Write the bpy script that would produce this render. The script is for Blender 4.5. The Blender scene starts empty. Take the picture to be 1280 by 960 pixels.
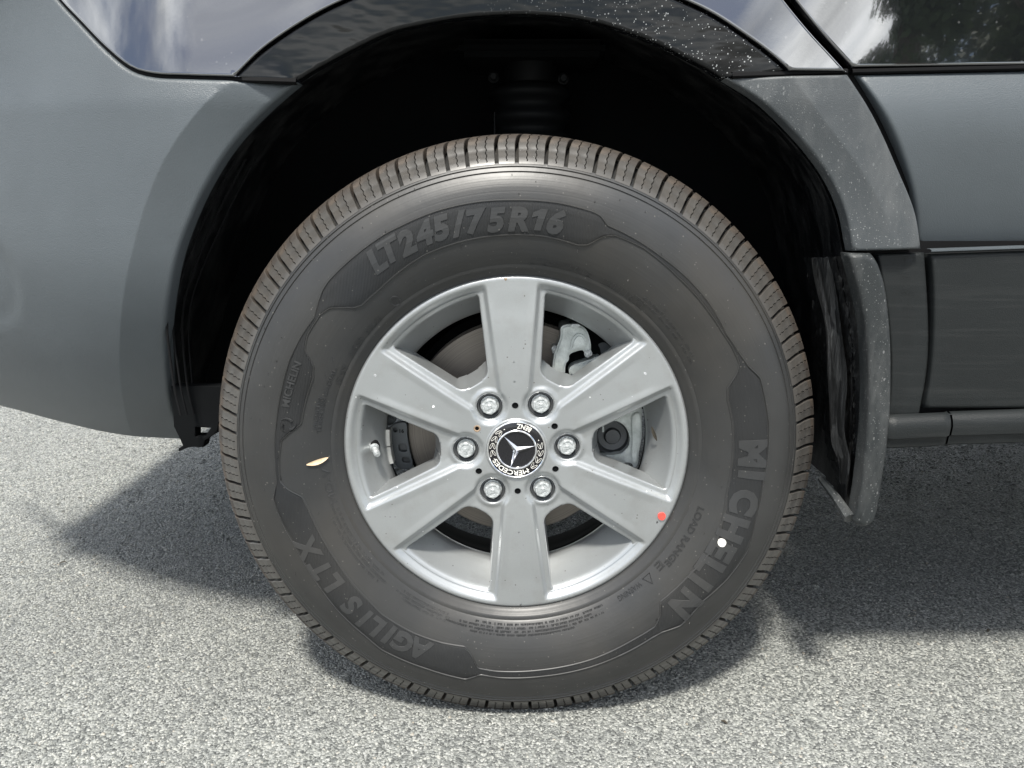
import bpy, bmesh, math, random
import numpy as np
from math import sin, cos, pi, radians, degrees, hypot, atan2, sqrt
from mathutils import Vector, Matrix
from mathutils.geometry import delaunay_2d_cdt

# ------------------------------------------------------------------ camera, sky, sun
S = bpy.context.scene
COL = S.collection
HUB = 0.3820                      # hub height above the asphalt
FPX, CD, CH, PITCH = 1000.0, 0.9784, HUB + 0.2994, radians(12.31)
cam_d = bpy.data.cameras.new('camera')
cam = bpy.data.objects.new('camera', cam_d); COL.objects.link(cam)
cam.location = (-0.0057, -CD, CH); cam.rotation_euler = (pi/2 - PITCH, 0, 0)
cam_d.sensor_width = 36; cam_d.lens = 36*FPX/1280; cam_d.clip_start = 0.02; cam_d.clip_end = 2000
S.camera = cam

SUN_DIR = Vector((-0.10, -0.60, 1.0)).normalized()      # towards the sun
sun_el = math.asin(SUN_DIR.z); sun_az = atan2(SUN_DIR.x, SUN_DIR.y)
world = bpy.data.worlds.new('World'); S.world = world; world.use_nodes = True
wn = world.node_tree.nodes; wl = world.node_tree.links
for n in list(wn): wn.remove(n)
wout = wn.new('ShaderNodeOutputWorld'); wbg = wn.new('ShaderNodeBackground')
sky = wn.new('ShaderNodeTexSky'); sky.sky_type = 'NISHITA'; sky.sun_disc = False
sky.sun_elevation = sun_el; sky.sun_rotation = sun_az % (2*pi)
sky.dust_density = 1.5
wtc = wn.new('ShaderNodeTexCoord')
wmap = wn.new('ShaderNodeMapping'); wmap.inputs['Scale'].default_value = (1.0, 1.0, 1.9)
wmap.inputs['Location'].default_value = (0.35, 0.1, 0.2)
wl.new(wtc.outputs['Generated'], wmap.inputs['Vector'])
wno = wn.new('ShaderNodeTexNoise'); wno.inputs['Scale'].default_value = 2.6; wno.inputs['Detail'].default_value = 9
wno.inputs['Roughness'].default_value = 0.58; wno.inputs['Distortion'].default_value = 0.35
wl.new(wmap.outputs[0], wno.inputs['Vector'])
wr = wn.new('ShaderNodeValToRGB'); wr.color_ramp.elements[0].position = 0.42; wr.color_ramp.elements[1].position = 0.63
wl.new(wno.outputs['Fac'], wr.inputs[0])
wno2 = wn.new('ShaderNodeTexNoise'); wno2.inputs['Scale'].default_value = 5.0; wno2.inputs['Detail'].default_value = 6
wl.new(wmap.outputs[0], wno2.inputs['Vector'])
wr2 = wn.new('ShaderNodeValToRGB')
wr2.color_ramp.elements[0].position = 0.35; wr2.color_ramp.elements[0].color = (6.6, 6.8, 7.0, 1)
wr2.color_ramp.elements[1].position = 0.65; wr2.color_ramp.elements[1].color = (23, 23.4, 23.4, 1)
wl.new(wno2.outputs['Fac'], wr2.inputs[0])
wmx = wn.new('ShaderNodeMix'); wmx.data_type = 'RGBA'
wl.new(wr.outputs[0], wmx.inputs[0]); wl.new(sky.outputs[0], wmx.inputs[6]); wl.new(wr2.outputs[0], wmx.inputs[7])
wl.new(wmx.outputs[2], wbg.inputs[0]); wbg.inputs[1].default_value = 0.11
wl.new(wbg.outputs[0], wout.inputs[0])

sun_d = bpy.data.lights.new('sun', 'SUN'); sun_d.energy = 3.9; sun_d.angle = radians(6.5); sun_d.color = (1.0, 0.965, 0.89)
sun = bpy.data.objects.new('sun', sun_d); COL.objects.link(sun)
sun.rotation_euler = SUN_DIR.to_track_quat('Z', 'Y').to_euler(); sun.location = (0, -3, 6)
S.view_settings.view_transform = 'Standard'; S.view_settings.look = 'None'
S.view_settings.exposure = 0.68; S.view_settings.gamma = 1

# ------------------------------------------------------------------ small helpers
RNG = random.Random(7)
NR = np.random.RandomState(5)
cp_, sp_ = cos(PITCH), sin(PITCH)
def at(px, py, Y=0.0):
    """photo survey: pixel of the photograph -> (X, Z above ground) on the vertical plane at depth Y"""
    a = (px - 640)/FPX; b = -(py - 480)/FPX
    d = (a, cp_ + b*sp_, -sp_ + b*cp_)
    t = (Y + CD)/d[1]
    return (-0.0057 + d[0]*t, CH + d[2]*t)
def atl(pts, Y=0.0): return [at(x, y, Y) for x, y in pts]
def polar(px, py, Y):
    X, Z = at(px, py, Y); Z -= HUB
    return atan2(Z, X), hypot(X, Z)
def ats(pts, f, off=0.0):
    out = []
    for px, py in pts:
        Y = -0.04
        for _ in range(8):
            X, Z = at(px, py, Y); Y = 0.5*Y + 0.5*(f(X, Z) + off)
        out.append(at(px, py, Y))
    return out
def smooth01(x): x = np.clip(x, 0, 1); return x*x*(3 - 2*x)

def mesh_obj(name, verts, faces, mat, parent=None, smooth=True, angle=35, loc=None):
    me = bpy.data.meshes.new(name)
    me.from_pydata([tuple(map(float, v)) for v in verts], [], [tuple(int(i) for i in f) for f in faces])
    me.validate(); me.update()
    if mat: me.materials.append(mat)
    o = bpy.data.objects.new(name, me); COL.objects.link(o)
    if smooth:
        me.polygons.foreach_set('use_smooth', [True]*len(me.polygons))
        me.set_sharp_from_angle(angle=radians(angle))
    if parent: o.parent = parent
    if loc: o.location = loc
    return o
def bm_obj(name, bm, mat, parent=None, smooth=True, angle=35, loc=None):
    me = bpy.data.meshes.new(name); bm.to_mesh(me); bm.free()
    if mat: me.materials.append(mat)
    if smooth:
        me.polygons.foreach_set('use_smooth', [True]*len(me.polygons))
        me.set_sharp_from_angle(angle=radians(angle))
    o = bpy.data.objects.new(name, me); COL.objects.link(o)
    if parent: o.parent = parent
    if loc: o.location = loc
    return o
def copy_obj(o, parent, loc=None, rot=None):
    c = o.copy(); COL.objects.link(c); c.parent = parent
    if loc is not None: c.location = loc
    if rot is not None: c.rotation_euler = rot
    return c
def lathe(prof, n=128, a0=0.0, a1=2*pi, zc=0.0):
    """profile [(radius, y)] revolved about the wheel axis (Y)"""
    full = abs(a1 - a0 - 2*pi) < 1e-6
    m = n if full else n + 1
    V = []; F = []
    for i in range(m):
        a = a0 + (a1 - a0)*i/n
        for r, y in prof: V.append((r*cos(a), y, r*sin(a) + zc))
    k = len(prof)
    for i in range(n):
        j = (i + 1) % m
        for q in range(k - 1):
            F.append((i*k + q, j*k + q, j*k + q + 1, i*k + q + 1))
    return V, F
def tube(pts, r, sides=8, closed=False, taper=None):
    P = [Vector(p) for p in pts]; V = []; F = []; n = len(P)
    for i, p in enumerate(P):
        a = P[(i - 1) % n] if (closed or i > 0) else P[i]
        b = P[(i + 1) % n] if (closed or i < n - 1) else P[i]
        t = (b - a).normalized()
        ref = Vector((0, 1, 0)) if abs(t.y) < 0.9 else Vector((1, 0, 0))
        u = t.cross(ref).normalized(); v = t.cross(u)
        rr = r*(taper[i] if taper else 1)
        for k in range(sides):
            q = 2*pi*k/sides
            V.append(p + u*cos(q)*rr + v*sin(q)*rr)
    for i in range(n if closed else n - 1):
        j = (i + 1) % n
        for k in range(sides):
            l = (k + 1) % sides
            F.append((i*sides + k, i*sides + l, j*sides + l, j*sides + k))
    if not closed:
        F.append(tuple(range(sides))[::-1]); F.append(tuple((n - 1)*sides + k for k in range(sides)))
    return V, F
def join(parts):
    V = []; F = []
    for v, f in parts:
        o = len(V); V += list(v); F += [tuple(i + o for i in q) for q in f]
    return V, F
def spl(pts, step=0.006):
    """Catmull-Rom through pts, resampled"""
    P = [np.array(p, float) for p in pts]
    out = []
    for i in range(len(P) - 1):
        p0 = P[i - 1] if i > 0 else 2*P[0] - P[1]
        p1, p2 = P[i], P[i + 1]
        p3 = P[i + 2] if i + 2 < len(P) else 2*P[-1] - P[-2]
        n = max(1, int(np.linalg.norm(p2 - p1)/step))
        for k in range(n):
            t = k/n
            out.append(0.5*((2*p1) + (-p0 + p2)*t + (2*p0 - 5*p1 + 4*p2 - p3)*t*t + (-p0 + 3*p1 - 3*p2 + p3)*t**3))
    out.append(P[-1])
    return out
def line(pts, step=0.01):
    out = []
    for a, b in zip(pts[:-1], pts[1:]):
        a = np.array(a, float); b = np.array(b, float); n = max(1, int(np.linalg.norm(b - a)/step))
        for k in range(n): out.append(a + (b - a)*k/n)
    out.append(np.array(pts[-1], float)); return out
def chain(*segs):
    out = []
    for s in segs:
        for p in s:
            if not out or np.linalg.norm(np.array(p) - out[-1]) > 1e-4: out.append(np.array(p, float))
    if np.linalg.norm(out[0] - out[-1]) < 1e-4: out.pop()
    return out
def pip(P, poly):
    x, y = P[:, 0], P[:, 1]; poly = np.asarray(poly); n = len(poly); c = np.zeros(len(P), bool); j = n - 1
    for i in range(n):
        xi, yi = poly[i]; xj, yj = poly[j]
        if yi != yj:
            m = ((yi > y) != (yj > y)) & (x < (xj - xi)*(y - yi)/(yj - yi) + xi)
            c ^= m
        j = i
    return c
def dist_far(P, loops, cap):
    return np.minimum.reduce([dist_poly(P, l) for l in loops])
def dist_poly(P, poly, closed=True):
    P = np.asarray(P, float); poly = np.asarray(poly, float)
    A = poly if closed else poly[:-1]; B = np.roll(poly, -1, 0) if closed else poly[1:]
    out = np.full(len(P), 1e9)
    for s in range(0, len(P), 4000):
        Q = P[s:s + 4000, None, :]; AB = (B - A)[None]; AQ = Q - A[None]
        t = np.clip((AQ*AB).sum(2)/np.maximum((AB**2).sum(2), 1e-18), 0, 1)
        out[s:s + 4000] = np.sqrt(((AQ - AB*t[..., None])**2).sum(2)).min(1)
    return out
def cdt(points, loops):
    """triangulate points with closed constraint loops (lists of indices); returns pts, tris"""
    edges = []
    for L in loops:
        for i in range(len(L)): edges.append((L[i], L[(i + 1) % len(L)]))
    v, e, f, ov, oe, of = delaunay_2d_cdt([Vector((float(p[0]), float(p[1]))) for p in points], edges, [], 0, 1e-7)
    return np.array([(p.x, p.y) for p in v]), [tuple(t) for t in f]
def panel_mesh(outline, Yf, thick=0.006, er=0.003, grid=0.014, holes=(), creases=()):
    """curved sheet over an (X,Z) outline with rounded, returned edges"""
    outline = [np.asarray(p, float) for p in outline]
    outline = np.array(line(outline + [outline[0]], max(er*1.3, 0.003))[:-1])
    ar = 0.5*np.sum(outline[:, 0]*np.roll(outline[:, 1], -1) - np.roll(outline[:, 0], -1)*outline[:, 1])
    if ar < 0: outline = outline[::-1]
    loops = [outline] + [np.array(h) for h in holes]
    pts = []; idx = []
    for L in loops:
        idx.append(list(range(len(pts), len(pts) + len(L)))); pts += [tuple(p) for p in L]
    allp = []
    for li, L in enumerate(loops):
        ring = []
        nx = np.roll(L, -1, 0) - np.roll(L, 1, 0)
        nn = np.stack([-nx[:, 1], nx[:, 0]], 1); nn /= np.maximum(np.linalg.norm(nn, axis=1)[:, None], 1e-9)
        for k in (0.12, 0.35, 0.65, 1.0, 1.4, 2.3):
            for sgn in ((1,) if li == 0 else (1, -1)):
                q = L + nn*er*k*sgn; ok = pip(q, outline)
                for h in loops[1:]: ok &= ~pip(q, h)
                d = np.minimum.reduce([dist_poly(q, l) for l in loops])
                ok &= d > er*k*0.93
                ring += [tuple(p) for p in q[ok]]
        allp += ring
    cpts = np.zeros((0, 2))
    for c in creases:
        c = np.array(line(list(c), 0.004)); nx = np.gradient(c, axis=0); nn = np.stack([-nx[:, 1], nx[:, 0]], 1); nn /= np.maximum(np.linalg.norm(nn, axis=1)[:, None], 1e-9)
        for d in (-0.0016, 0.0, 0.0016): cpts = np.concatenate([cpts, c + nn*d])
    if len(cpts):
        ok = pip(cpts, outline); cpts = cpts[ok]; cpts = cpts[np.minimum.reduce([dist_poly(cpts, l) for l in loops]) > er*2.5]
        allp += [tuple(p) for p in cpts]
    mn = outline.min(0); mx = outline.max(0)
    gx, gy = np.meshgrid(np.arange(mn[0], mx[0], grid), np.arange(mn[1], mx[1], grid*0.87))
    gx[::2] += grid/2
    g = np.stack([gx.ravel(), gy.ravel()], 1); ok = pip(g, outline)
    for h in loops[1:]: ok &= ~pip(g, h)
    g = g[ok]
    if len(g):
        d = np.minimum.reduce([dist_poly(g, l) for l in loops]); g = g[d > er*2.8]
        if len(cpts) and len(g): g = g[dist_poly(g, cpts[:0] if 0 else np.concatenate([np.array(c) for c in creases]), False) > 0.004]
    allp += [tuple(p) for p in g]
    P, T = cdt(pts + allp, idx)
    cen = np.array([P[list(t)].mean(0) for t in T]); ok = pip(cen, outline)
    for h in loops[1:]: ok &= ~pip(cen, h)
    T = [t for t, k in zip(T, ok) if k]
    d = np.minimum.reduce([dist_poly(P, l) for l in loops])
    dd = np.clip(d/er, 0, 1); rnd = er*(1 - np.sqrt(np.maximum(0, 1 - (1 - dd)**2)))
    yy = np.broadcast_to(np.asarray(Yf(P[:, 0], P[:, 1]), float), (len(P),))
    V = [(x, q + r, z) for (x, z), q, r in zip(P, yy, rnd)]
    F = list(T)
    for L in loops:
        b = len(V)
        dl = []
        for p in L: dl.append(int(np.argmin(np.abs(P[:, 0] - p[0]) + np.abs(P[:, 1] - p[1]))))
        for k in dl: V.append((V[k][0], V[k][1] + thick, V[k][2]))
        n = len(dl)
        for i in range(n):
            j = (i + 1) % n
            F.append((dl[i], b + i, b + j, dl[j]))
    return V, F
def extrude_poly(poly, y0, y1, bevel=0.0015):
    """solid slab in the XZ plane between depths y0 (front) and y1, with a bevelled front edge"""
    P = [np.array(p, float) for p in poly]
    A = sum(P[i][0]*P[(i + 1) % len(P)][1] - P[(i + 1) % len(P)][0]*P[i][1] for i in range(len(P)))
    if A < 0: P = P[::-1]
    bm = bmesh.new()
    f = bm.faces.new([bm.verts.new((p[0], y0, p[1])) for p in P])
    r = bmesh.ops.extrude_face_region(bm, geom=[f])
    for v in [g for g in r['geom'] if isinstance(g, bmesh.types.BMVert)]: v.co.y = y1
    bmesh.ops.recalc_face_normals(bm, faces=bm.faces)
    if bevel:
        ed = [e for e in bm.edges if all(abs(v.co.y - y0) < 1e-7 for v in e.verts)]
        try: bmesh.ops.bevel(bm, geom=ed, offset=bevel, segments=2, affect='EDGES', clamp_overlap=True)
        except Exception: pass
    return bm
def box_bm(x0, x1, y0, y1, z0, z1, bevel=0.0, seg=2):
    bm = bmesh.new(); bmesh.ops.create_cube(bm, size=1)
    for v in bm.verts:
        v.co = Vector(((x0 + x1)/2 + v.co.x*(x1 - x0), (y0 + y1)/2 + v.co.y*(y1 - y0), (z0 + z1)/2 + v.co.z*(z1 - z0)))
    if bevel: bmesh.ops.bevel(bm, geom=list(bm.edges), offset=bevel, segments=seg, affect='EDGES')
    return bm

# ------------------------------------------------------------------ materials
def nodes(name):
    m = bpy.data.materials.new(name); m.use_nodes = True
    nt = m.node_tree; b = nt.nodes['Principled BSDF']
    return m, nt, b
def N(nt, t, **k):
    n = nt.nodes.new(t)
    for a, v in k.items():
        if a in n.inputs: n.inputs[a].default_value = v
        else: setattr(n, a, v)
    return n
def obj_co(nt, scale=(1, 1, 1)):
    tc = N(nt, 'ShaderNodeTexCoord'); mp = N(nt, 'ShaderNodeMapping'); mp.inputs['Scale'].default_value = scale
    nt.links.new(tc.outputs['Object'], mp.inputs['Vector']); return mp.outputs[0]
def noise(nt, co, scale, detail=4, rough=0.5):
    n = N(nt, 'ShaderNodeTexNoise'); n.inputs['Scale'].default_value = scale; n.inputs['Detail'].default_value = detail
    n.inputs['Roughness'].default_value = rough; nt.links.new(co, n.inputs['Vector']); return n.outputs['Fac']
def ramp(nt, fac, stops):
    r = N(nt, 'ShaderNodeValToRGB'); cr = r.color_ramp
    while len(cr.elements) < len(stops): cr.elements.new(0.5)
    for e, (p, c) in zip(cr.elements, stops):
        e.position = p; e.color = (*c, 1) if len(c) == 3 else c
    nt.links.new(fac, r.inputs[0]); return r.outputs[0]
def mixc(nt, fac, a, b):
    m = N(nt, 'ShaderNodeMix', data_type='RGBA')
    for s, v in ((m.inputs[0], fac), (m.inputs[6], a), (m.inputs[7], b)):
        if hasattr(v, 'is_linked') or isinstance(v, bpy.types.NodeSocket): nt.links.new(v, s)
        else: s.default_value = v if not isinstance(v, tuple) else (*v, 1)
    return m.outputs[2]
def math_n(nt, op, a, b=None):
    m = N(nt, 'ShaderNodeMath', operation=op)
    for s, v in zip(m.inputs, (a, b)):
        if v is None: continue
        if isinstance(v, bpy.types.NodeSocket): nt.links.new(v, s)
        else: s.default_value = v
    return m.outputs[0]
def bump(nt, b, h, strength=0.3, dist=0.001, prev=None):
    n = N(nt, 'ShaderNodeBump'); n.inputs['Strength'].default_value = strength; n.inputs['Distance'].default_value = dist
    nt.links.new(h, n.inputs['Height'])
    if prev: nt.links.new(prev, n.inputs['Normal'])
    if b: nt.links.new(n.outputs[0], b.inputs['Normal'])
    return n.outputs[0]
def spots(nt, co, scale, lo, hi):
    """sparse round specks: 1 inside a speck"""
    v = N(nt, 'ShaderNodeTexVoronoi'); v.inputs['Scale'].default_value = scale; nt.links.new(co, v.inputs['Vector'])
    wn_ = N(nt, 'ShaderNodeTexWhiteNoise'); nt.links.new(v.outputs['Position'], wn_.inputs['Vector'])
    thr = math_n(nt, 'MULTIPLY', math_n(nt, 'POWER', wn_.outputs['Value'], lo), hi)
    return math_n(nt, 'LESS_THAN', v.outputs['Distance'], thr)
def simple(name, col, rough=0.5, metal=0.0, grain=None, gdist=0.0004, gstr=0.4, var=0.15, vscale=12, **kw):
    m, nt, b = nodes(name)
    co = obj_co(nt)
    f = noise(nt, co, vscale, 5)
    c0 = tuple(x*(1 - var) for x in col); c1 = tuple(min(1, x*(1 + var)) for x in col)
    nt.links.new(ramp(nt, f, [(0.3, c0), (0.7, c1)]), b.inputs['Base Color'])
    b.inputs['Roughness'].default_value = rough; b.inputs['Metallic'].default_value = metal
    for k, v in kw.items(): b.inputs[k].default_value = v
    if grain: bump(nt, b, noise(nt, co, grain, 3), gstr, gdist)
    return m

def mat_asphalt(chips=False):
    m, nt, b = nodes('asphalt_chips' if chips else 'asphalt')
    co = obj_co(nt)
    big = noise(nt, co, 1.3, 5, 0.6)
    if chips:
        at_ = N(nt, 'ShaderNodeAttribute', attribute_name='tone')
        c = ramp(nt, at_.outputs['Fac'], [(0.0, (0.045, 0.048, 0.048)), (0.12, (0.17, 0.176, 0.165)), (0.45, (0.285, 0.292, 0.268)), (0.8, (0.37, 0.372, 0.343)), (0.975, (0.47, 0.468, 0.43)), (1.0, (0.32, 0.27, 0.21))])
        c2 = mixc(nt, math_n(nt, 'MULTIPLY', noise(nt, co, 320, 4), 0.4), c, (0.19, 0.198, 0.185))
        c2 = mixc(nt, ramp(nt, big, [(0.38, (0, 0, 0)), (0.7, (0.32, 0.32, 0.32))]), c2, (0.17, 0.175, 0.165))
        c2 = mixc(nt, ramp(nt, noise(nt, co, 14, 4, 0.6), [(0.5, (0, 0, 0)), (0.75, (0.3, 0.3, 0.3))]), c2, (0.16, 0.165, 0.155))
        nt.links.new(c2, b.inputs['Base Color'])
        b.inputs['Roughness'].default_value = 0.62
        bump(nt, b, noise(nt, co, 700, 2), 0.4, 0.0006)
    else:
        v = N(nt, 'ShaderNodeTexVoronoi'); v.inputs['Scale'].default_value = 300; nt.links.new(co, v.inputs['Vector'])
        wnn = N(nt, 'ShaderNodeTexWhiteNoise'); nt.links.new(v.outputs['Position'], wnn.inputs['Vector'])
        c = ramp(nt, wnn.outputs['Value'], [(0.0, (0.06, 0.064, 0.062)), (0.4, (0.17, 0.177, 0.167)), (0.75, (0.28, 0.288, 0.27)), (1.0, (0.42, 0.425, 0.40))])
        c = mixc(nt, ramp(nt, big, [(0.35, (0, 0, 0)), (0.7, (0.35, 0.35, 0.35))]), c, (0.10, 0.10, 0.10))
        nt.links.new(c, b.inputs['Base Color'])
        b.inputs['Roughness'].default_value = 0.75
        h = math_n(nt, 'SUBTRACT', 0.6, v.outputs['Distance'])
        bump(nt, b, h, 0.8, 0.003)
    return m
def mat_rubber(name, base, rough=0.55, brown=0.0, hatch=False, spec=0.5):
    m, nt, b = nodes(name); co = obj_co(nt)
    f = noise(nt, co, 9, 6, 0.6); f2 = noise(nt, co, 60, 4)
    c = ramp(nt, f, [(0.3, tuple(x*0.8 for x in base)), (0.7, tuple(x*1.25 for x in base))])
    if not brown:
        tint = noise(nt, co, 4.5, 3, 0.5)
        c = mixc(nt, ramp(nt, tint, [(0.48, (0, 0, 0)), (0.68, (0.55, 0.55, 0.55))]), c, tuple(x*k for x, k in zip(base, (1.75, 1.55, 1.3))))
        tint2 = noise(nt, obj_co(nt, (1.2, 1.0, 1.1)), 3.2, 4, 0.6)
        c = mixc(nt, ramp(nt, tint2, [(0.52, (0, 0, 0)), (0.75, (0.5, 0.5, 0.5))]), c, tuple(x*k for x, k in zip(base, (0.95, 1.15, 1.45))))  # bluish patches put reflected sky sheen into the rubber colour
    if brown:
        c = mixc(nt, ramp(nt, f2, [(0.35, (0, 0, 0)), (0.7, (brown,)*3)]), c, (0.085, 0.066, 0.05))
    d = spots(nt, co, 260, 9, 0.26)
    c = mixc(nt, math_n(nt, 'MULTIPLY', d, 0.35), c, (0.22, 0.21, 0.19))
    nt.links.new(c, b.inputs['Base Color'])
    r = N(nt, 'ShaderNodeMapRange'); r.inputs[3].default_value = rough - 0.1; r.inputs[4].default_value = rough + 0.12
    nt.links.new(f, r.inputs[0]); nt.links.new(r.outputs[0], b.inputs['Roughness'])
    b.inputs['Specular IOR Level'].default_value = spec
    if brown:
        sy = N(nt, 'ShaderNodeSeparateXYZ'); nt.links.new(co, sy.inputs[0])
        e = N(nt, 'ShaderNodeMapRange'); e.inputs[1].default_value = 0.0125; e.inputs[2].default_value = 0.0095
        nt.links.new(sy.outputs['Y'], e.inputs[0])
        c = mixc(nt, math_n(nt, 'MULTIPLY', e.outputs[0], 0.6), c, (0.068, 0.068, 0.065)); nt.links.new(c, b.inputs['Base Color'])  # outer shoulder tinted paler, sun glints put into the colour
        rr = N(nt, 'ShaderNodeMapRange'); rr.inputs[3].default_value = 0.60; rr.inputs[4].default_value = 0.36
        nt.links.new(e.outputs[0], rr.inputs[0]); nt.links.new(rr.outputs[0], b.inputs['Roughness'])
    n1 = bump(nt, b, f2, 0.25, 0.0008)
    if not brown:
        s3 = N(nt, 'ShaderNodeSeparateXYZ'); nt.links.new(co, s3.inputs[0]); zz = math_n(nt, 'SUBTRACT', s3.outputs['Z'], HUB)
        rad = math_n(nt, 'SQRT', math_n(nt, 'ADD', math_n(nt, 'MULTIPLY', s3.outputs['X'], s3.outputs['X']), math_n(nt, 'MULTIPLY', zz, zz)))
        cb = N(nt, 'ShaderNodeCombineXYZ'); nt.links.new(rad, cb.inputs[0])
        n1 = bump(nt, b, noise(nt, cb.outputs[0], 170, 3, 0.6), 0.28, 0.0012, n1)
    if hatch:
        tc = N(nt, 'ShaderNodeTexCoord'); sx = N(nt, 'ShaderNodeSeparateXYZ'); nt.links.new(tc.outputs['Object'], sx.inputs[0])
        w = math_n(nt, 'SINE', math_n(nt, 'MULTIPLY', sx.outputs['X'], 3600.0))
        bump(nt, b, w, 0.5, 0.0004, n1)
    return m
def mat_silver():
    m, nt, b = nodes('silver_wheel_paint'); co = obj_co(nt)
    f = noise(nt, co, 5, 4); fl = noise(nt, co, 1500, 2)
    c = ramp(nt, f, [(0.3, (0.345, 0.358, 0.360)), (0.7, (0.395, 0.408, 0.410))])
    c = mixc(nt, math_n(nt, 'MULTIPLY', fl, 0.45), c, (0.24, 0.255, 0.265))
    d1 = spots(nt, co, 330, 60, 0.40); d2 = spots(nt, obj_co(nt, (1.3, 1.3, 1.3)), 150, 60, 0.22)
    c = mixc(nt, math_n(nt, 'MULTIPLY', d1, 0.75), c, (0.10, 0.085, 0.07))
    c = mixc(nt, math_n(nt, 'MULTIPLY', d2, 0.8), c, (0.85, 0.86, 0.86))
    dirt = noise(nt, co, 22, 6, 0.7)
    c = mixc(nt, ramp(nt, dirt, [(0.50, (0, 0, 0)), (0.78, (0.42, 0.42, 0.42))]), c, (0.24, 0.235, 0.215))
    nt.links.new(c, b.inputs['Base Color'])
    b.inputs['Metallic'].default_value = 0.6; b.inputs['Roughness'].default_value = 0.36
    b.inputs['Coat Weight'].default_value = 0.5; b.inputs['Coat Roughness'].default_value = 0.16
    bump(nt, b, fl, 0.10, 0.0002)
    return m
def mat_paint():
    m, nt, b = nodes('black_gloss_paint'); co = obj_co(nt)
    d = spots(nt, co, 150, 10, 0.25)
    c = mixc(nt, math_n(nt, 'MULTIPLY', d, 0.25), (0.006, 0.0065, 0.008), (0.2, 0.2, 0.2))
    nt.links.new(c, b.inputs['Base Color'])
    b.inputs['Roughness'].default_value = 0.05; b.inputs['IOR'].default_value = 2.1
    b.inputs['Coat Weight'].default_value = 1.0; b.inputs['Coat IOR'].default_value = 1.8; b.inputs['Coat Roughness'].default_value = 0.015
    bump(nt, b, noise(nt, co, 260, 2), 0.05, 0.00025)
    return m
def mat_wet_paint():
    m, nt, b = nodes('spattered_black_paint'); co = obj_co(nt)
    sx = N(nt, 'ShaderNodeSeparateXYZ'); nt.links.new(co, sx.inputs[0])
    mr = N(nt, 'ShaderNodeMapRange'); mr.inputs[1].default_value = -0.05; mr.inputs[2].default_value = 0.22
    nt.links.new(sx.outputs['X'], mr.inputs[0])
    d = spots(nt, co, 430, 3.0, 0.38)
    dd = math_n(nt, 'MULTIPLY', math_n(nt, 'MULTIPLY', d, mr.outputs[0]), 0.7)
    c = mixc(nt, dd, (0.005, 0.0055, 0.006), (0.42, 0.43, 0.43)); nt.links.new(c, b.inputs['Base Color'])
    b.inputs['Roughness'].default_value = 0.08; b.inputs['IOR'].default_value = 1.36
    h = math_n(nt, 'ADD', math_n(nt, 'MULTIPLY', noise(nt, obj_co(nt, (0.6, 1, 1.6)), 26, 2), 1.0), math_n(nt, 'MULTIPLY', dd, 0.15))
    bump(nt, b, h, 0.35, 0.003)
    return m
def mat_plastic(name, base, rough=0.5, dusty=0.0, xmin=None, spec=0.5, streak=0.0):
    m, nt, b = nodes(name); co = obj_co(nt)
    f = noise(nt, co, 6, 6, 0.6); g = noise(nt, co, 900, 2); 
    c = ramp(nt, f, [(0.3, tuple(x*0.9 for x in base)), (0.7, tuple(x*1.1 for x in base))])
    if streak:
        s = noise(nt, obj_co(nt, (3, 3, 70)), 3, 5)
        c = mixc(nt, ramp(nt, s, [(0.5, (0, 0, 0)), (0.75, (streak,)*3)]), c, (0.16, 0.16, 0.155))
    if dusty:
        d = spots(nt, co, 480, 3.0, 0.36); d2 = spots(nt, obj_co(nt, (1.1, 1.1, 0.6)), 260, 7, 0.34)
        dirt = ramp(nt, noise(nt, obj_co(nt, (1, 1, 0.35)), 28, 6, 0.7), [(0.45, (0, 0, 0)), (0.8, (0.30, 0.30, 0.30))])
        c = mixc(nt, dirt, c, (0.20, 0.20, 0.195))
        dd = math_n(nt, 'MAXIMUM', d, d2)
        if xmin is not None:
            sx = N(nt, 'ShaderNodeSeparateXYZ'); nt.links.new(co, sx.inputs[0])
            # road spray thins out away from the wheel
            x2 = math_n(nt, 'MULTIPLY', sx.outputs['X'], sx.outputs['X']); zz = math_n(nt, 'SUBTRACT', sx.outputs['Z'], HUB)
            rr = math_n(nt, 'SQRT', math_n(nt, 'ADD', x2, math_n(nt, 'MULTIPLY', zz, zz)))
            mr = N(nt, 'ShaderNodeMapRange'); mr.inputs[1].default_value = xmin[1]; mr.inputs[2].default_value = xmin[0]
            nt.links.new(rr, mr.inputs[0]); dd = math_n(nt, 'MULTIPLY', dd, mr.outputs[0])
        c = mixc(nt, math_n(nt, 'MULTIPLY', dd, dusty), c, (0.55, 0.55, 0.54))
    nt.links.new(c, b.inputs['Base Color'])
    b.inputs['Roughness'].default_value = rough; b.inputs['Specular IOR Level'].default_value = spec
    bump(nt, b, g, 0.6, 0.0007)
    return m
def mat_disc():
    m, nt, b = nodes('brake_disc_steel'); 
    tc = N(nt, 'ShaderNodeTexCoord'); sx = N(nt, 'ShaderNodeSeparateXYZ'); nt.links.new(tc.outputs['Object'], sx.inputs[0])
    r = math_n(nt, 'SQRT', math_n(nt, 'ADD', math_n(nt, 'MULTIPLY', sx.outputs['X'], sx.outputs['X']), math_n(nt, 'MULTIPLY', sx.outputs['Z'], sx.outputs['Z'])))
    cx = N(nt, 'ShaderNodeCombineXYZ'); nt.links.new(r, cx.inputs[0])
    f = noise(nt, cx.outputs[0], 700, 3, 0.6)
    c = ramp(nt, f, [(0.3, (0.155, 0.138, 0.120)), (0.7, (0.27, 0.245, 0.215))]); nt.links.new(c, b.inputs['Base Color'])
    b.inputs['Metallic'].default_value = 0.6; b.inputs['Roughness'].default_value = 0.5
    bump(nt, b, f, 0.4, 0.0004); return m
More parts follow.
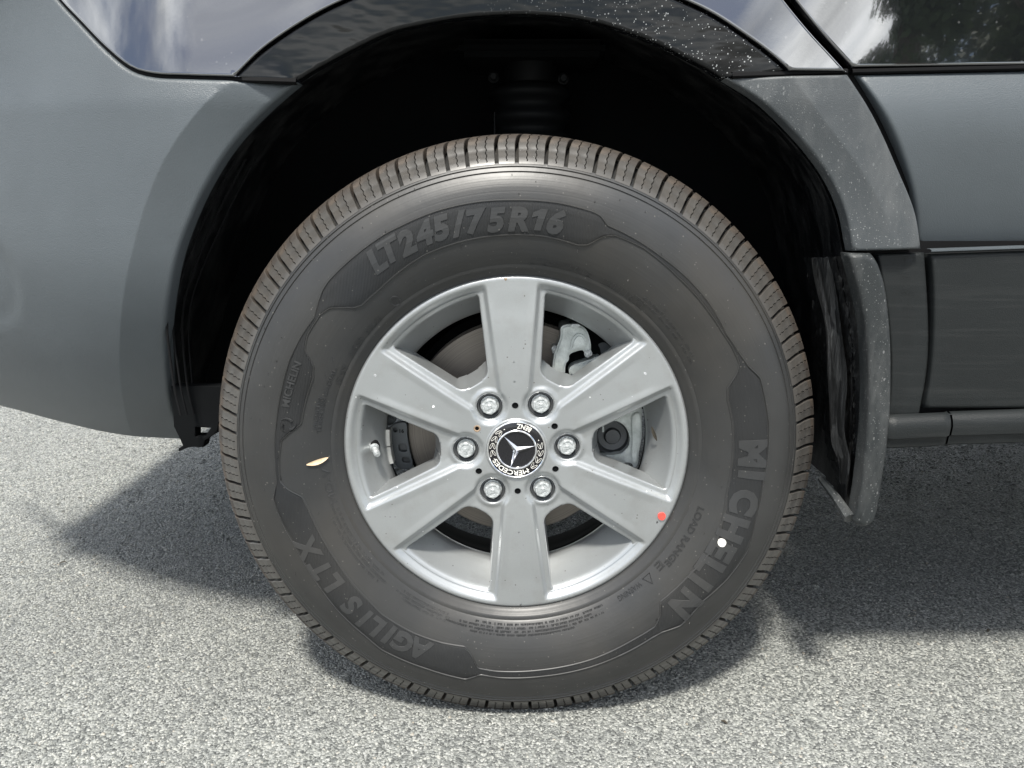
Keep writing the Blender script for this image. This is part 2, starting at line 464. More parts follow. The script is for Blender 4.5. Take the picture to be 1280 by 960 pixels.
def mat_cast():
    m, nt, b = nodes('cast_aluminium'); co = obj_co(nt)
    f = noise(nt, co, 45, 6, 0.65); g = noise(nt, co, 500, 3)
    c = ramp(nt, f, [(0.3, (0.30, 0.33, 0.32)), (0.7, (0.66, 0.70, 0.68))]); nt.links.new(c, b.inputs['Base Color'])
    b.inputs['Metallic'].default_value = 0.25; b.inputs['Roughness'].default_value = 0.45
    bump(nt, b, g, 0.5, 0.001); return m
def mat_galv():
    m, nt, b = nodes('zinc_plated_steel'); co = obj_co(nt)
    v = N(nt, 'ShaderNodeTexVoronoi'); v.inputs['Scale'].default_value = 420; nt.links.new(co, v.inputs['Vector'])
    c = ramp(nt, noise(nt, co, 260, 5), [(0.3, (0.30, 0.32, 0.32)), (0.7, (0.62, 0.64, 0.64))]); nt.links.new(c, b.inputs['Base Color'])
    b.inputs['Metallic'].default_value = 0.45; b.inputs['Roughness'].default_value = 0.4
    bump(nt, b, v.outputs['Distance'], 0.5, 0.001); return m
def mat_scuffed():
    m, nt, b = nodes('scuffed_black_liner'); co = obj_co(nt)
    s = noise(nt, obj_co(nt, (160, 60, 7)), 2.0, 5, 0.6)
    c = ramp(nt, s, [(0.5, (0.006, 0.0065, 0.007)), (0.66, (0.018, 0.019, 0.02)), (0.78, (0.12, 0.123, 0.12))]); nt.links.new(c, b.inputs['Base Color'])
    b.inputs['Roughness'].default_value = 0.4; bump(nt, b, s, 0.8, 0.003); return m
M = {}
M['bellows'] = simple('bellows_rubber', (0.004, 0.0045, 0.005), 0.6, **{'Specular IOR Level': 0.15})
M['asphalt'] = mat_asphalt(); M['chips'] = mat_asphalt(True)
M['rubber'] = mat_rubber('tyre_rubber', (0.0225, 0.0225, 0.022), 0.42, spec=0.55)
M['band'] = mat_rubber('hatched_tyre_rubber', (0.0175, 0.018, 0.0185), 0.52, hatch=True, spec=0.35)
M['letter'] = mat_rubber('lettering_rubber', (0.0255, 0.026, 0.0265), 0.46)
M['tread'] = mat_rubber('tread_rubber', (0.032, 0.027, 0.023), 0.5, brown=0.65)
M['silver'] = mat_silver(); M['paint'] = mat_paint(); M['wet'] = mat_wet_paint()
M['grey'] = mat_plastic('grey_bumper_plastic', (0.068, 0.079, 0.087), 0.40)
M['grey_dusty'] = mat_plastic('spattered_grey_plastic', (0.050, 0.056, 0.060), 0.44, dusty=0.42, xmin=(0.44, 0.56))
M['dark_clad'] = mat_plastic('dark_grey_plastic', (0.013, 0.0148, 0.0152), 0.42, streak=0.05, spec=0.22)
M['flap'] = mat_plastic('mud_flap_plastic', (0.024, 0.027, 0.028), 0.42, dusty=0.18, spec=0.3)
M['liner'] = mat_plastic('black_liner_plastic', (0.005, 0.0055, 0.0065), 0.5, dusty=0.10, spec=0.16)
M['scuff'] = mat_scuffed()
M['seal'] = simple('black_seal', (0.004, 0.004, 0.0045), 0.7, **{'Specular IOR Level': 0.15})
M['under'] = simple('underbody_black', (0.0025, 0.003, 0.0035), 0.85, grain=60, **{'Specular IOR Level': 0.12})
M['disc'] = mat_disc(); M['cast'] = mat_cast(); M['galv'] = mat_galv()
M['steel'] = simple('dark_steel', (0.10, 0.105, 0.11), 0.45, 0.6, grain=300)
M['platepaint'] = simple('grey_painted_plate', (0.095, 0.105, 0.112), 0.5, 0.1, grain=500)
M['chrome'] = simple('chrome', (0.86, 0.86, 0.87), 0.12, 1.0, var=0.02)
M['black_gloss'] = simple('black_enamel', (0.008, 0.008, 0.010), 0.15, 0.0, var=0.05)
M['lead'] = simple('balance_weight_metal', (0.50, 0.50, 0.48), 0.4, 0.7, grain=300)
M['white'] = simple('white_paint', (0.82, 0.80, 0.74), 0.5, var=0.05, vscale=200)
M['red'] = simple('red_paint', (0.72, 0.08, 0.06), 0.5, var=0.1, vscale=200)
M['husk'] = simple('dry_husk', (0.72, 0.55, 0.36), 0.6, var=0.25, vscale=150)
M['leaf_dark'] = simple('dead_leaf', (0.05, 0.042, 0.03), 0.7, vscale=200)
M['rust'] = simple('rust_chip', (0.26, 0.19, 0.13), 0.8, var=0.3, vscale=900)
M['glass'] = simple('tinted_glass', (0.01, 0.012, 0.013), 0.04, var=0.02)
M['bark'] = simple('bark', (0.16, 0.13, 0.10), 0.9, grain=30, gdist=0.02)
def mat_leaf():
    m, nt, b = nodes('foliage'); co = obj_co(nt)
    nt.links.new(ramp(nt, noise(nt, co, 1.5, 4), [(0.3, (0.03, 0.055, 0.02)), (0.7, (0.09, 0.13, 0.045))]), b.inputs['Base Color'])
    b.inputs['Roughness'].default_value = 0.6; return m
M['leaf'] = mat_leaf()

def tag(o, label=None, category=None, kind=None, group=None):
    if label: o['label'] = label
    if category: o['category'] = category
    if kind: o['kind'] = kind
    if group: o['group'] = group
    return o
def empty(name, loc=(0, 0, 0), parent=None):
    o = bpy.data.objects.new(name, None); COL.objects.link(o); o.location = loc
    o.empty_display_size = 0.1
    if parent: o.parent = parent
    return o

# ------------------------------------------------------------------ ground
def ground():
    V = [(-400, -400, 0), (400, -400, 0), (400, 400, 0), (-400, 400, 0)]
    g = mesh_obj('asphalt_ground', V, [(0, 1, 2, 3)], M['asphalt'], smooth=False); tag(g, kind='structure')
    # loose-looking aggregate standing proud of the binder, a low faceted chip each
    n = 240000
    X = NR.uniform(-1.85, 1.85, n*4); Y = -0.26 + 2.6*NR.uniform(0, 1, n*4)**1.45
    vis = np.abs(X) < 0.22 + 0.70*(Y + CD)
    X = X[vis][:n]; Y = Y[vis][:n]; n = len(X)
    R = (0.0009 + 0.0020*NR.uniform(0, 1, n)**1.6)*(1 + 0.30*np.clip(Y, 0, 2)); R[NR.uniform(0, 1, n) > 0.982] *= 1.8
    H = R*NR.uniform(0.22, 0.62, n); k = 4
    ang = NR.uniform(0, 2*pi, (n, 1)) + np.arange(k)[None]*2*pi/k + NR.uniform(-0.35, 0.35, (n, k))
    rr = R[:, None]*NR.uniform(0.6, 1.35, (n, k))
    vx = np.empty((n, 2*k, 3))
    vx[:, :k, 0] = X[:, None] + rr*np.cos(ang); vx[:, :k, 1] = Y[:, None] + rr*np.sin(ang); vx[:, :k, 2] = -0.0004
    tilt = NR.uniform(-0.35, 0.35, (n, 2))
    s = 0.62
    vx[:, k:, 0] = X[:, None] + s*rr*np.cos(ang); vx[:, k:, 1] = Y[:, None] + s*rr*np.sin(ang)
    vx[:, k:, 2] = H[:, None] + s*rr*(tilt[:, :1]*np.cos(ang) + tilt[:, 1:]*np.sin(ang))
    base = (np.arange(n)*2*k)[:, None]
    quads = np.concatenate([np.stack([base[:, 0] + i, base[:, 0] + (i + 1) % k, base[:, 0] + k + (i + 1) % k, base[:, 0] + k + i], 1) for i in range(k)], 1).reshape(-1, 4)
    tops = (base + k + np.arange(k)[None])
    me = bpy.data.meshes.new('aggregate_chips')
    nq = len(quads); nf = nq + n
    me.vertices.add(n*2*k); me.vertices.foreach_set('co', vx.ravel())
    me.loops.add(nq*4 + n*k); me.loops.foreach_set('vertex_index', np.concatenate([quads.ravel(), tops.ravel()]).astype(np.int32))
    me.polygons.add(nf)
    me.polygons.foreach_set('loop_start', np.concatenate([np.arange(nq)*4, nq*4 + np.arange(n)*k]).astype(np.int32))
    me.polygons.foreach_set('loop_total', np.concatenate([np.full(nq, 4), np.full(n, k)]).astype(np.int32))
    me.update(calc_edges=True)
    a = me.attributes.new('tone', 'FLOAT', 'POINT')
    tone = 0.5 + (NR.uniform(0, 1, n) - 0.5)*1.0; tone[NR.uniform(0, 1, n) > 0.88] = 0.02; tone[R > 0.0036] = NR.uniform(0.0, 0.12, (R > 0.0036).sum())
    a.data.foreach_set('value', np.repeat(tone, 2*k).astype(np.float32))
    me.materials.append(M['chips'])
    o = bpy.data.objects.new('aggregate_chips', me); COL.objects.link(o)
    tag(o, 'pale and dark stone chips bedded in the asphalt around the wheel', 'gravel', kind='stuff')
ground()

# ------------------------------------------------------------------ the van
van = empty('van', (0, 0, 0))
tag(van, 'black van with grey plastic lower cladding and a silver six spoke front wheel', 'van')

def body_plan(x):                        # the side of the van curls round to the nose
    return 0.62*np.maximum(0, -0.36 - x)**1.7
def lean(z):                             # tumblehome above the arch
    return 0.19*np.maximum(0, z - 0.80)
def side_y(x, z):
    x = np.asarray(x, float); z = np.asarray(z, float)
    y = -0.047 + body_plan(x)
    w = smooth01((0.42 - x)/0.25)
    y = y + lean(z)*(0.28 + 0.72*w)
    wl_ = smooth01((-0.12 - x)/0.26)
    return y + wl_*(2.1*np.maximum(0, 0.64 - z)**2 + 0.05*np.maximum(0, z - 0.66))

# arch edge, seen clockwise from the bumper foot to the flap
ARCH_L = [(245,558),(227,548),(212,520),(205,470),(203,420),(208,370),(218,320),(232,280),(250,240),(275,197),(300,165),(332,133),(369,101)]
ARCH_T = [(369,101),(400,80),(475,42),(530,27),(587,18),(662,15),(737,23),(812,47),(880,80),(908,97)]
ARCH_R = [(908,97),(955,127),(1000,171),(1035,216),(1057,262),(1068,314)]
YA = -0.040
arch_l = ats(ARCH_L, side_y, 0.012); arch_t = ats(ARCH_T, side_y, 0.006); arch_r = ats(ARCH_R, side_y, 0.006)
arch_t[0] = arch_l[-1]; arch_r[0] = arch_t[-1]
CR_L = ats([(288,99),(240,148),(205,200),(181,258),(164,320),(153,380),(149,440),(152,500),(163,552)], side_y)   # flare crease, left
CR_T = ats([(288,99),(330,62),(380,28),(430,2),(520,-34),(640,-52),(760,-38),(850,0),(890,19),(930,45),(960,67),(984,88)], side_y)
CR_R = ats([(984,88),(1030,150),(1070,203),(1099,252),(1113,290),(1118,316)], side_y)
def with_flare(crease, edge, drop):
    ce = np.array(crease); ed = np.array(edge)
    if np.linalg.norm(ce[-1] - ed[-1]) < np.linalg.norm(ce[-1] - ed[0]): poly = np.concatenate([ce, ed[::-1]])
    else: poly = np.concatenate([ce, ed])
    def f(x, z):
        x = np.atleast_1d(np.asarray(x, float)); z = np.atleast_1d(np.asarray(z, float))
        P = np.stack([x, z], 1); dc = dist_poly(P, ce, False); de = dist_poly(P, ed, False)
        ins = pip(P, poly) | (de < 1e-4)
        return side_y(x, z) + np.where(ins, drop*dc/(dc + de + 1e-9), 0)
    return f
crl = spl(CR_L, 0.004); crt = spl(CR_T, 0.004); crr = spl(CR_R, 0.004)
al = spl(arch_l, 0.004); atp = spl(arch_t, 0.004); ar_ = spl(arch_r, 0.004)

def add_panel(name, outline, Yf, mat, parent=van, **k):
    V, F = panel_mesh(outline, Yf, **k)
    return mesh_obj(name, V, F, mat, parent, angle=40)
# front bumper: below the paint seam, ahead of the arch
seam_px = [(369,102),(300,100),(232,98),(192,96),(162,87),(131,62),(100,30),(72,0),(35,-48),(-40,-160)]
seam = ats(seam_px, side_y)
nose_x = -0.995
bot = ats([(245,558),(180,551),(120,543),(60,530),(0,516),(-70,503),(-150,492)], side_y)
seam_b = [p for p in seam] + [(nose_x, seam[-1][1] + 0.02)]
bumper_out = chain(al, spl(seam_b, 0.008), line([seam_b[-1], (nose_x, bot[-1][1] + 0.01)], 0.02), spl([(nose_x, bot[-1][1] + 0.01)] + bot[::-1], 0.008))
bf = with_flare(crl, al, 0.020)
def bumper_y(x, z):
    y = bf(x, z)
    # shallow round recess just inside the frame on the left
    c = at(-40, 352, 0.02); d = np.hypot(x - c[0], z - c[1])
    return y + 0.004*smooth01((0.064 - d)/0.012)
bumper = add_panel('front_bumper', bumper_out, bumper_y, M['grey'], thick=0.02, er=0.0045, grid=0.010, creases=[crl])
# gloss fender above the bumper, and its flare
def fender_y(x, z):
    return side_y(x, z) - 0.002
gap = 0.0035
f_seam = [(p[0] + 0.001, p[1] + gap) for p in seam]
jL = at(290, 97, -0.045)
door_gap = atl([(948,-70),(985,-8),(1018,38),(1047,72),(1062,90)], -0.045)
fender_top = 1.02
low_l = [p for p in f_seam if p[0] <= jL[0] + 0.012][::-1]
fl_out = chain(spl(low_l, 0.008), spl([(jL[0], jL[1] + gap)] + [(p[0], p[1] + 0.002) for p in CR_T[1:-1]] + [(CR_T[-1][0], CR_T[-1][1] + 0.002)], 0.005),
               line([(CR_T[-1][0] + 0.002, CR_T[-1][1]), (door_gap[-1][0] - 0.004, door_gap[-1][1] + 0.001)], 0.01), spl([(p[0] - 0.004, p[1]) for p in door_gap[::-1]], 0.008),
               line([(door_gap[0][0] - 0.03, fender_top), (low_l[0][0] - 0.02, fender_top)], 0.02))
fender = add_panel('front_fender', fl_out, fender_y, M['paint'], thick=0.012, er=0.0022, grid=0.010)
wf = with_flare(crt, atp, 0.013)
flare_out = chain(crt, line([CR_T[-1], (arch_t[-1][0], arch_t[-1][1])], 0.01), atp[::-1], line([arch_t[0], (CR_L[0][0], CR_L[0][1] + 0.001)], 0.01))
def flare_y(x, z): return wf(x, z) - 0.001 + 0.0035
flare = add_panel('arch_flare', flare_out, flare_y, M['wet'], thick=0.014, er=0.003, grid=0.008)
# grey cladding behind the arch
g1 = atl([(1060,93),(1094,150),(1123,214),(1143,264),(1151,311)], -0.045)
clad_out = chain(ar_, line([arch_r[-1], g1[-1]], 0.01), spl(g1[::-1], 0.006), line([g1[0], arch_r[0]], 0.01))
cf = with_flare(crr, ar_, 0.009)
clad = add_panel('rear_arch_cladding', clad_out, lambda x, z: cf(x, z), M['grey_dusty'], thick=0.02, er=0.003, grid=0.008, creases=[crr])
# door: gloss upper skin, grey cladding, dark lower cladding
g2 = atl([(1075,92),(1108,150),(1136,214),(1152,264),(1162,309)], -0.045)
ud = atl([(962,-70),(996,-10),(1030,38),(1060,74),(1068,83)], -0.045)
DX = 1.25
def z_at(px, py, Y=-0.045): return at(px, py, Y)[1]
slope = lambda x, z0, x0, s: z0 + (x - x0)*s
rt = at(1280, 87, -0.045)
door_skin_out = chain(spl(ud, 0.008), line([ud[-1], at(1280, 80, -0.045), (DX, at(1280, 80, -0.045)[1] + 0.02)], 0.015), line([(DX, fender_top), (ud[0][0] - 0.02, fender_top)], 0.02))
def door_y(x, z):
    y = side_y(x, z) + 0.004
    return y
door_skin = add_panel('door_skin', door_skin_out, door_y, M['paint'], thick=0.012, er=0.0025, grid=0.012)
bt = at(1280, 307, -0.045)
def clad_y(x, z):
    t = (z - 0.62)/0.22
    return side_y(x, z) - 0.004 + 0.085*np.maximum(0, 0.8 - t)**2*0.8 + 0.016*np.maximum(0, (t - 0.62)/0.38)**2
door_clad_out = chain(spl(g2, 0.006), line([g2[-1], bt, (DX, bt[1] + 0.012)], 0.015), line([(DX, rt[1] + 0.012), rt, g2[0]], 0.015))
door_clad = add_panel('door_cladding', door_clad_out, clad_y, M['grey'], thick=0.02, er=0.0045, grid=0.012)
lw = atl([(1165,318),(1168,360),(1168,420),(1165,470),(1159,512)], -0.040)
lowtop = at(1280, 314, -0.04); lowbot = at(1280, 512, -0.04)
def lowdoor_y(x, z): return -0.040 + 0.20*np.maximum(0, 0.60 - z)**2
low_out = chain(spl(lw, 0.006), line([lw[-1], lowbot, (DX, lowbot[1] + 0.008)], 0.015), line([(DX, lowtop[1] + 0.01), lowtop, lw[0]], 0.015))
low_clad = add_panel('lower_door_cladding', low_out, lowdoor_y, M['dark_clad'], thick=0.02, er=0.004, grid=0.012)
# dark backing behind every gap
back_out = chain(line(atl([(905,88),(1060,86),(1280,78)], -0.03) + [(DX, rt[1] + 0.05), (DX, bt[1] - 0.25), at(1280, 520, -0.03), at(1150, 520, -0.03), at(1105, 320, -0.03), at(1070, 312, -0.03)], 0.02), spl(atl([(1066,280),(1040,222),(1004,170),(958,120),(905,88)], -0.03), 0.01))
def back_f(x, z): return side_y(x, z) + 0.016 + np.where(z < 0.70, 0.012, 0)
seal = add_panel('door_seal', back_out, back_f, M['seal'], thick=0.01, er=0.001, grid=0.02)
# trim strip along the seams
def strip(name, pts, Y, w, mat, depth=0.01):
    V = []; F = []
    P = [Vector((p[0], 0, p[1])) for p in pts]
    prof = [(-1, 1), (-0.85, 0.25), (-0.4, 0), (0.4, 0), (0.85, 0.25), (1, 1)]
    for i, p in enumerate(P):
        t = (P[min(i + 1, len(P) - 1)] - P[max(i - 1, 0)]).normalized(); n = Vector((-t.z, 0, t.x))
        for a, d in prof:
            q = p + n*(a*w/2); yy = Y(q.x, q.z) if callable(Y) else Y
            V.append((q.x, yy + d*depth, q.z))
    k = len(prof)
    for i in range(len(P) - 1):
        for j in range(k - 1): F.append((i*k + j, (i + 1)*k + j, (i + 1)*k + j + 1, i*k + j + 1))
    bm = bmesh.new(); vs = [bm.verts.new(v) for v in V]
    for f in F: bm.faces.new([vs[i] for i in f])
    bmesh.ops.recalc_face_normals(bm, faces=bm.faces)
    # face the viewer's side
    if sum(f.normal.y for f in bm.faces) > 0: bmesh.ops.reverse_faces(bm, faces=bm.faces)
    return bm_obj(name, bm, mat, van)
strip('seam_strip', line(atl([(918,92),(1062,88)], -0.045), 0.02), lambda x, z: side_y(x, z) + 0.004, 0.0075, M['seal'])
strip('seam_strip', line([at(1068, 88, -0.045), at(1280, 83, -0.045), (DX, rt[1] + 0.015)], 0.02), lambda x, z: side_y(x, z) + 0.004, 0.0065, M['seal'])
fs = [(p[0] - 0.0003, p[1] + 0.0018) for p in seam]
strip('seam_strip', spl(fs, 0.008), lambda x, z: side_y(x, z) + 0.0035, 0.007, M['seal'])
strip('ledge_highlight', line([at(1164, 313.5, -0.045), at(1280, 309.5, -0.045), (DX, bt[1] + 0.004)], 0.02), -0.0455, 0.0042, M['grey'], 0.012)  # paler grey strip stands in for the highlight along the cladding ledge
# sill: two rounded mouldings that meet at a joint, and the return under them
def sill(name, x0, x1, zt, zb, y0=-0.046):
    V = []; F = []
    h = zt - zb
    prof = [(0.012, 0.0), (0.004, -0.002), (0.0, -0.10*h/0.1*0.1 - 0.004), (-0.002, -0.35*h), (0.0, -0.62*h), (0.004, -0.66*h), (0.006, -0.9*h), (0.016, -1.0*h), (0.16, -1.02*h)]
    n = 14
    for i in range(n + 1):
        x = x0 + (x1 - x0)*i/n; e = 0.0
        if i in (0, n): e = 0.004
        for dy, dz in prof: V.append((x, y0 + dy + e, zt + dz + 0.045*(x - 0.5)))
    k = len(prof)
    for i in range(n):
        for j in range(k - 1): F.append((i*k + j, i*k + j + 1, (i + 1)*k + j + 1, (i + 1)*k + j))
    V2 = []
    return mesh_obj(name, V, F, M['dark_clad'], van, angle=50)
sz = at(1190, 519, -0.045)[1]; szb = at(1190, 563, -0.045)[1]
xj = at(1190, 540, -0.045)[0]
sill('sill', at(1110, 540, -0.045)[0], xj - 0.0012, sz, szb)
sill('sill', xj + 0.0012, 1.6, sz, szb)
# pillar trim between flap and door gap, with its moulded line
pl = chain(line(atl([(1100,318),(1157,316)], -0.035), 0.01), spl(atl([(1157,316),(1162,400),(1161,460),(1152,519)], -0.035), 0.008), line(atl([(1152,519),(1154,522),(1112,558)], -0.035), 0.01), spl(atl([(1112,558),(1117,470),(1113,400),(1100,318)], -0.035), 0.008))
pln = np.array(atl([(1136,316),(1140,380),(1139,440),(1132,500),(1124,560)], -0.035))
def pillar_y(x, z):
    j = np.interp(z, pln[::-1, 1], pln[::-1, 0])
    return -0.034 + 0.004*smooth01((j - x)/0.004) + 0.15*np.maximum(0, 0.58 - z)**2
add_panel('pillar_trim', pl, pillar_y, M['dark_clad'], thick=0.02, er=0.003, grid=0.007)
# mud flap and the scuffed rear end of the arch liner
flap_out = chain(spl(atl([(1064,317),(1080,380),(1087,430),(1089,490),(1087,540),(1082,600),(1077,640),(1073,655)], -0.05), 0.006),
                 spl(atl([(1073,655),(1077,662),(1092,662),(1101,648),(1108,600),(1113,560),(1117,500),(1117,430),(1111,365),(1101,330),(1092,317)], -0.05), 0.006), line(atl([(1092,317),(1064,317)], -0.05), 0.008))
def flap_y(x, z):
    xl = (np.interp(z, [HUB - .11, HUB - .03, HUB + 0.1, HUB + .23], [0.447, 0.463, 0.463, 0.44]))
    return -0.046 - 0.006*np.sin(pi*np.clip((x - xl)/0.03, 0, 1)) + 0.05*np.maximum(0, 0.42 - z)
add_panel('mud_flap', flap_out, flap_y, M['flap'], thick=0.022, er=0.006, grid=0.005)
def liner_rear():
    # ruled sheet behind the flap, running inward; deep ribs scraped bright
    e0 = spl(atl([(1066,318),(1082,380),(1090,450),(1091,520),(1085,580),(1078,625)], -0.03), 0.006)
    e1 = spl(atl([(1010,322),(1022,400),(1030,480),(1037,560),(1046,590),(1056,618)], 0.06), 0.006)
    n = 60; m = 26
    e0 = np.array(e0)[np.linspace(0, len(e0) - 1, n).astype(int)]; e1 = np.array(e1)[np.linspace(0, len(e1) - 1, n).astype(int)]
    V = []; F = []
    for i in range(n):
        for j in range(m):
            t = j/(m - 1); p = e0[i]*(1 - t) + e1[i]*t
            y = -0.028 + 0.10*t + 0.0035*sin(t*34 + 0.6*sin(i*0.11)) - 0.02*sin(pi*t)
            V.append((p[0] + 0.0012*sin(i*1.7 + j*2.1), y + 0.0015*sin(i*0.9 + 3.3*j), p[1]))
    for i in range(n - 1):
        for j in range(m - 1): F.append((i*m + j, i*m + j + 1, (i + 1)*m + j + 1, (i + 1)*m + j))
    o = mesh_obj('liner_tail', V, F, M['scuff'], van, angle=60)
    # narrow rib with torn lower end
    rib = spl([at(1022, 322, 0.02), at(1036, 400, 0.015), at(1041, 470, 0.01), at(1043, 540, 0.0), at(1052, 575, -0.005), at(1050, 602, -0.005)], 0.006)
    V = []; F = []
    m = 9
    for i, p in enumerate(rib):
        w = 0.0105 + 0.0015*sin(i*0.33)
        if i > len(rib) - 9: w *= (len(rib) - i)/9*0.8 + 0.2
        for j in range(m):
            t = j/(m - 1) - 0.5
            V.append((p[0] + 2*t*w, 0.012 + 0.05*(0.25 - t*t) - 0.03*(i/len(rib)) + 0.002*sin(j*2.6 + i*0.15) + 0.0004*RNG.uniform(-1, 1), p[1]))
    for i in range(len(rib) - 1):
        for j in range(m - 1): F.append((i*m + j, (i + 1)*m + j, (i + 1)*m + j + 1, i*m + j + 1))
    mesh_obj('liner_rib', V, F, M['scuff'], van, angle=60)
    V, F = tube([(*at(1026, 598, 0.03)[:1], 0.03, at(1026, 598, 0.03)[1]), (*at(1045, 622, 0.0)[:1], 0.0, at(1045, 622, 0.0)[1]), (*at(1062, 648, -0.03)[:1], -0.03, at(1062, 648, -0.03)[1])], 0.006, 8, taper=[0.7, 1.0, 1.3])
    mesh_obj('flap_bracket', V, F, M['flap'], van)
liner_rear()

# wheel arch liner: lipped tunnel running inward, with moulded rings
def arch_liner():
    path = chain(al, atp, ar_, spl(atl([(1068,314),(1075,380),(1080,460),(1078,560),(1070,650)], YA), 0.006))
    path = np.array(path)[6::2]
    V = []; F = []
    steps = [(0.0, 0.006, 0.0), (0.0, 0.012, 0.004), (0.012, 0.03, 0.006), (0.012, 0.06, 0.004), (0.02, 0.064, 0), (0.02, 0.10, 0), (0.028, 0.104, 0), (0.028, 0.15, 0), (0.035, 0.155, 0), (0.035, 0.30, 0), (0.03, 0.36, 0)]
    n = len(path); k = len(steps)
    cx = np.array([0.02, HUB])
    for i, p in enumerate(path):
        d = p - cx; d = d/np.linalg.norm(d)
        for out, y, w in steps:
            jag = 0.0015*sin(i*0.5)
            q = p + d*(out + (0.001 if out == 0 else 0))
            yy = YA + y + 0.020 + body_plan(p[0])*0.9 + (0.010 if y < 0.02 else 0)
            if p[1] < 0.64 and p[0] < 0: yy += 2.1*(0.64 - p[1])**2
            V.append((q[0], yy, q[1]))
    for i in range(n - 1):
        for j in range(k - 1): F.append((i*k + j, (i + 1)*k + j, (i + 1)*k + j + 1, i*k + j + 1))
    mesh_obj('arch_liner', V, F, M['liner'], van, angle=30)
    # inner wheelhouse wall
    V = []; F = []
    ring = [p for p in path]
    V.append((0, 0.33, HUB + 0.02))
    for p in ring: V.append((p[0]*1.1, 0.33, HUB + (p[1] - HUB)*1.1))
    for i in range(1, len(ring)): F.append((0, i, i + 1))
    mesh_obj('wheelhouse', V, F, M['under'], van, smooth=False)
arch_liner()
# scuffed vertical ribs on the leading liner
for q, (xs, wv) in enumerate((((212,214,222,243), 0.0016), ((224,221,229,250), 0.0013), ((236,232,237,252), 0.0016), ((247,240,243,255), 0.0012))):
    pts = spl([at(xs[0] + 78, 200, 0.03 + q*0.02), at(xs[0] + 34, 280, 0.02 + q*0.02), at(xs[1], 380, 0.015 + q*0.02), at(xs[2] - 4, 470, 0.01 + q*0.02), at(xs[2] + 2, 520, q*0.02)], 0.01)
    V, F = tube([(p[0], 0.005 + q*0.022, p[1]) for p in pts], wv, 6)
    mesh_obj('liner_rib', V, F, M['seal'], van)
# liner foot with the square drain hole, ahead of the wheel
def z6(x, y): return (200 + x/8.73, 460 + y/8.73)
foot = [z6(*p) for p in [(120,200),(150,640),(210,760),(250,850),(200,880),(200,912),(300,872),(350,862),(472,866),(490,790),(620,712),(660,500),(690,200)]]
hole = [z6(*p) for p in [(383,645),(552,656),(520,700),(495,748),(383,752)]]
FY = 0.055
add_panel('liner_foot', line(atl(foot + [foot[0]], FY), 0.008)[:-1], lambda x, z: FY, M['under'], thick=0.02, er=0.001, grid=0.012, holes=[[np.array(p) for p in line(atl(hole + [hole[0]], FY), 0.004)[:-1]]])

# suspension strut in the dark above the tyre
def strut():
    st = empty('suspension_strut', (0, 0, 0), van)
    x0, z0 = at(663, 165, 0.24); 
    prof = []
    zz = z0 - 0.25
    V = []; F = []; n = 40
    rows = []
    for i in range(61):
        z = z0 - 0.22 + i*0.0055
        rows.append((0.055 + 0.006*sin(i*1.05) if 18 < i < 52 else 0.05 - 0.012*(i >= 52), z))
    for r, z in rows:
        for k in range(n): V.append((x0 + r*cos(2*pi*k/n), 0.24 + r*sin(2*pi*k/n), z))
    for i in range(len(rows) - 1):
        for k in range(n): F.append((i*n + k, i*n + (k + 1) % n, (i + 1)*n + (k + 1) % n, (i + 1)*n + k))
    mesh_obj('bellows', V, F, M['bellows'], st, angle=60)
    bm = box_bm(x0 - 0.10, x0 + 0.10, 0.17, 0.32, z0 + 0.092, z0 + 0.115, 0.008); bm_obj('top_mount', bm, M['under'], st)
    for px, py in ((617, 97), (704, 99)):
        X, Z = at(px, py, 0.17)
        V, F = lathe([(0.0001, -0.009), (0.004, -0.009), (0.0055, -0.007), (0.0055, 0.0), (0.0075, 0.001), (0.0075, 0.004), (0.0001, 0.004)], 12)
        mesh_obj('nut', V, F, M['bellows'], st, loc=(X, 0.165, Z))
    p0 = at(618, 140, 0.17); p1 = at(619, 240, 0.17)
    V, F = tube([(p0[0], 0.17, p0[1]), (p1[0], 0.17, p1[1])], 0.002, 6, taper=[0.5, 1.2]); mesh_obj('brake_line', V, F, M['bellows'], st)
strut()

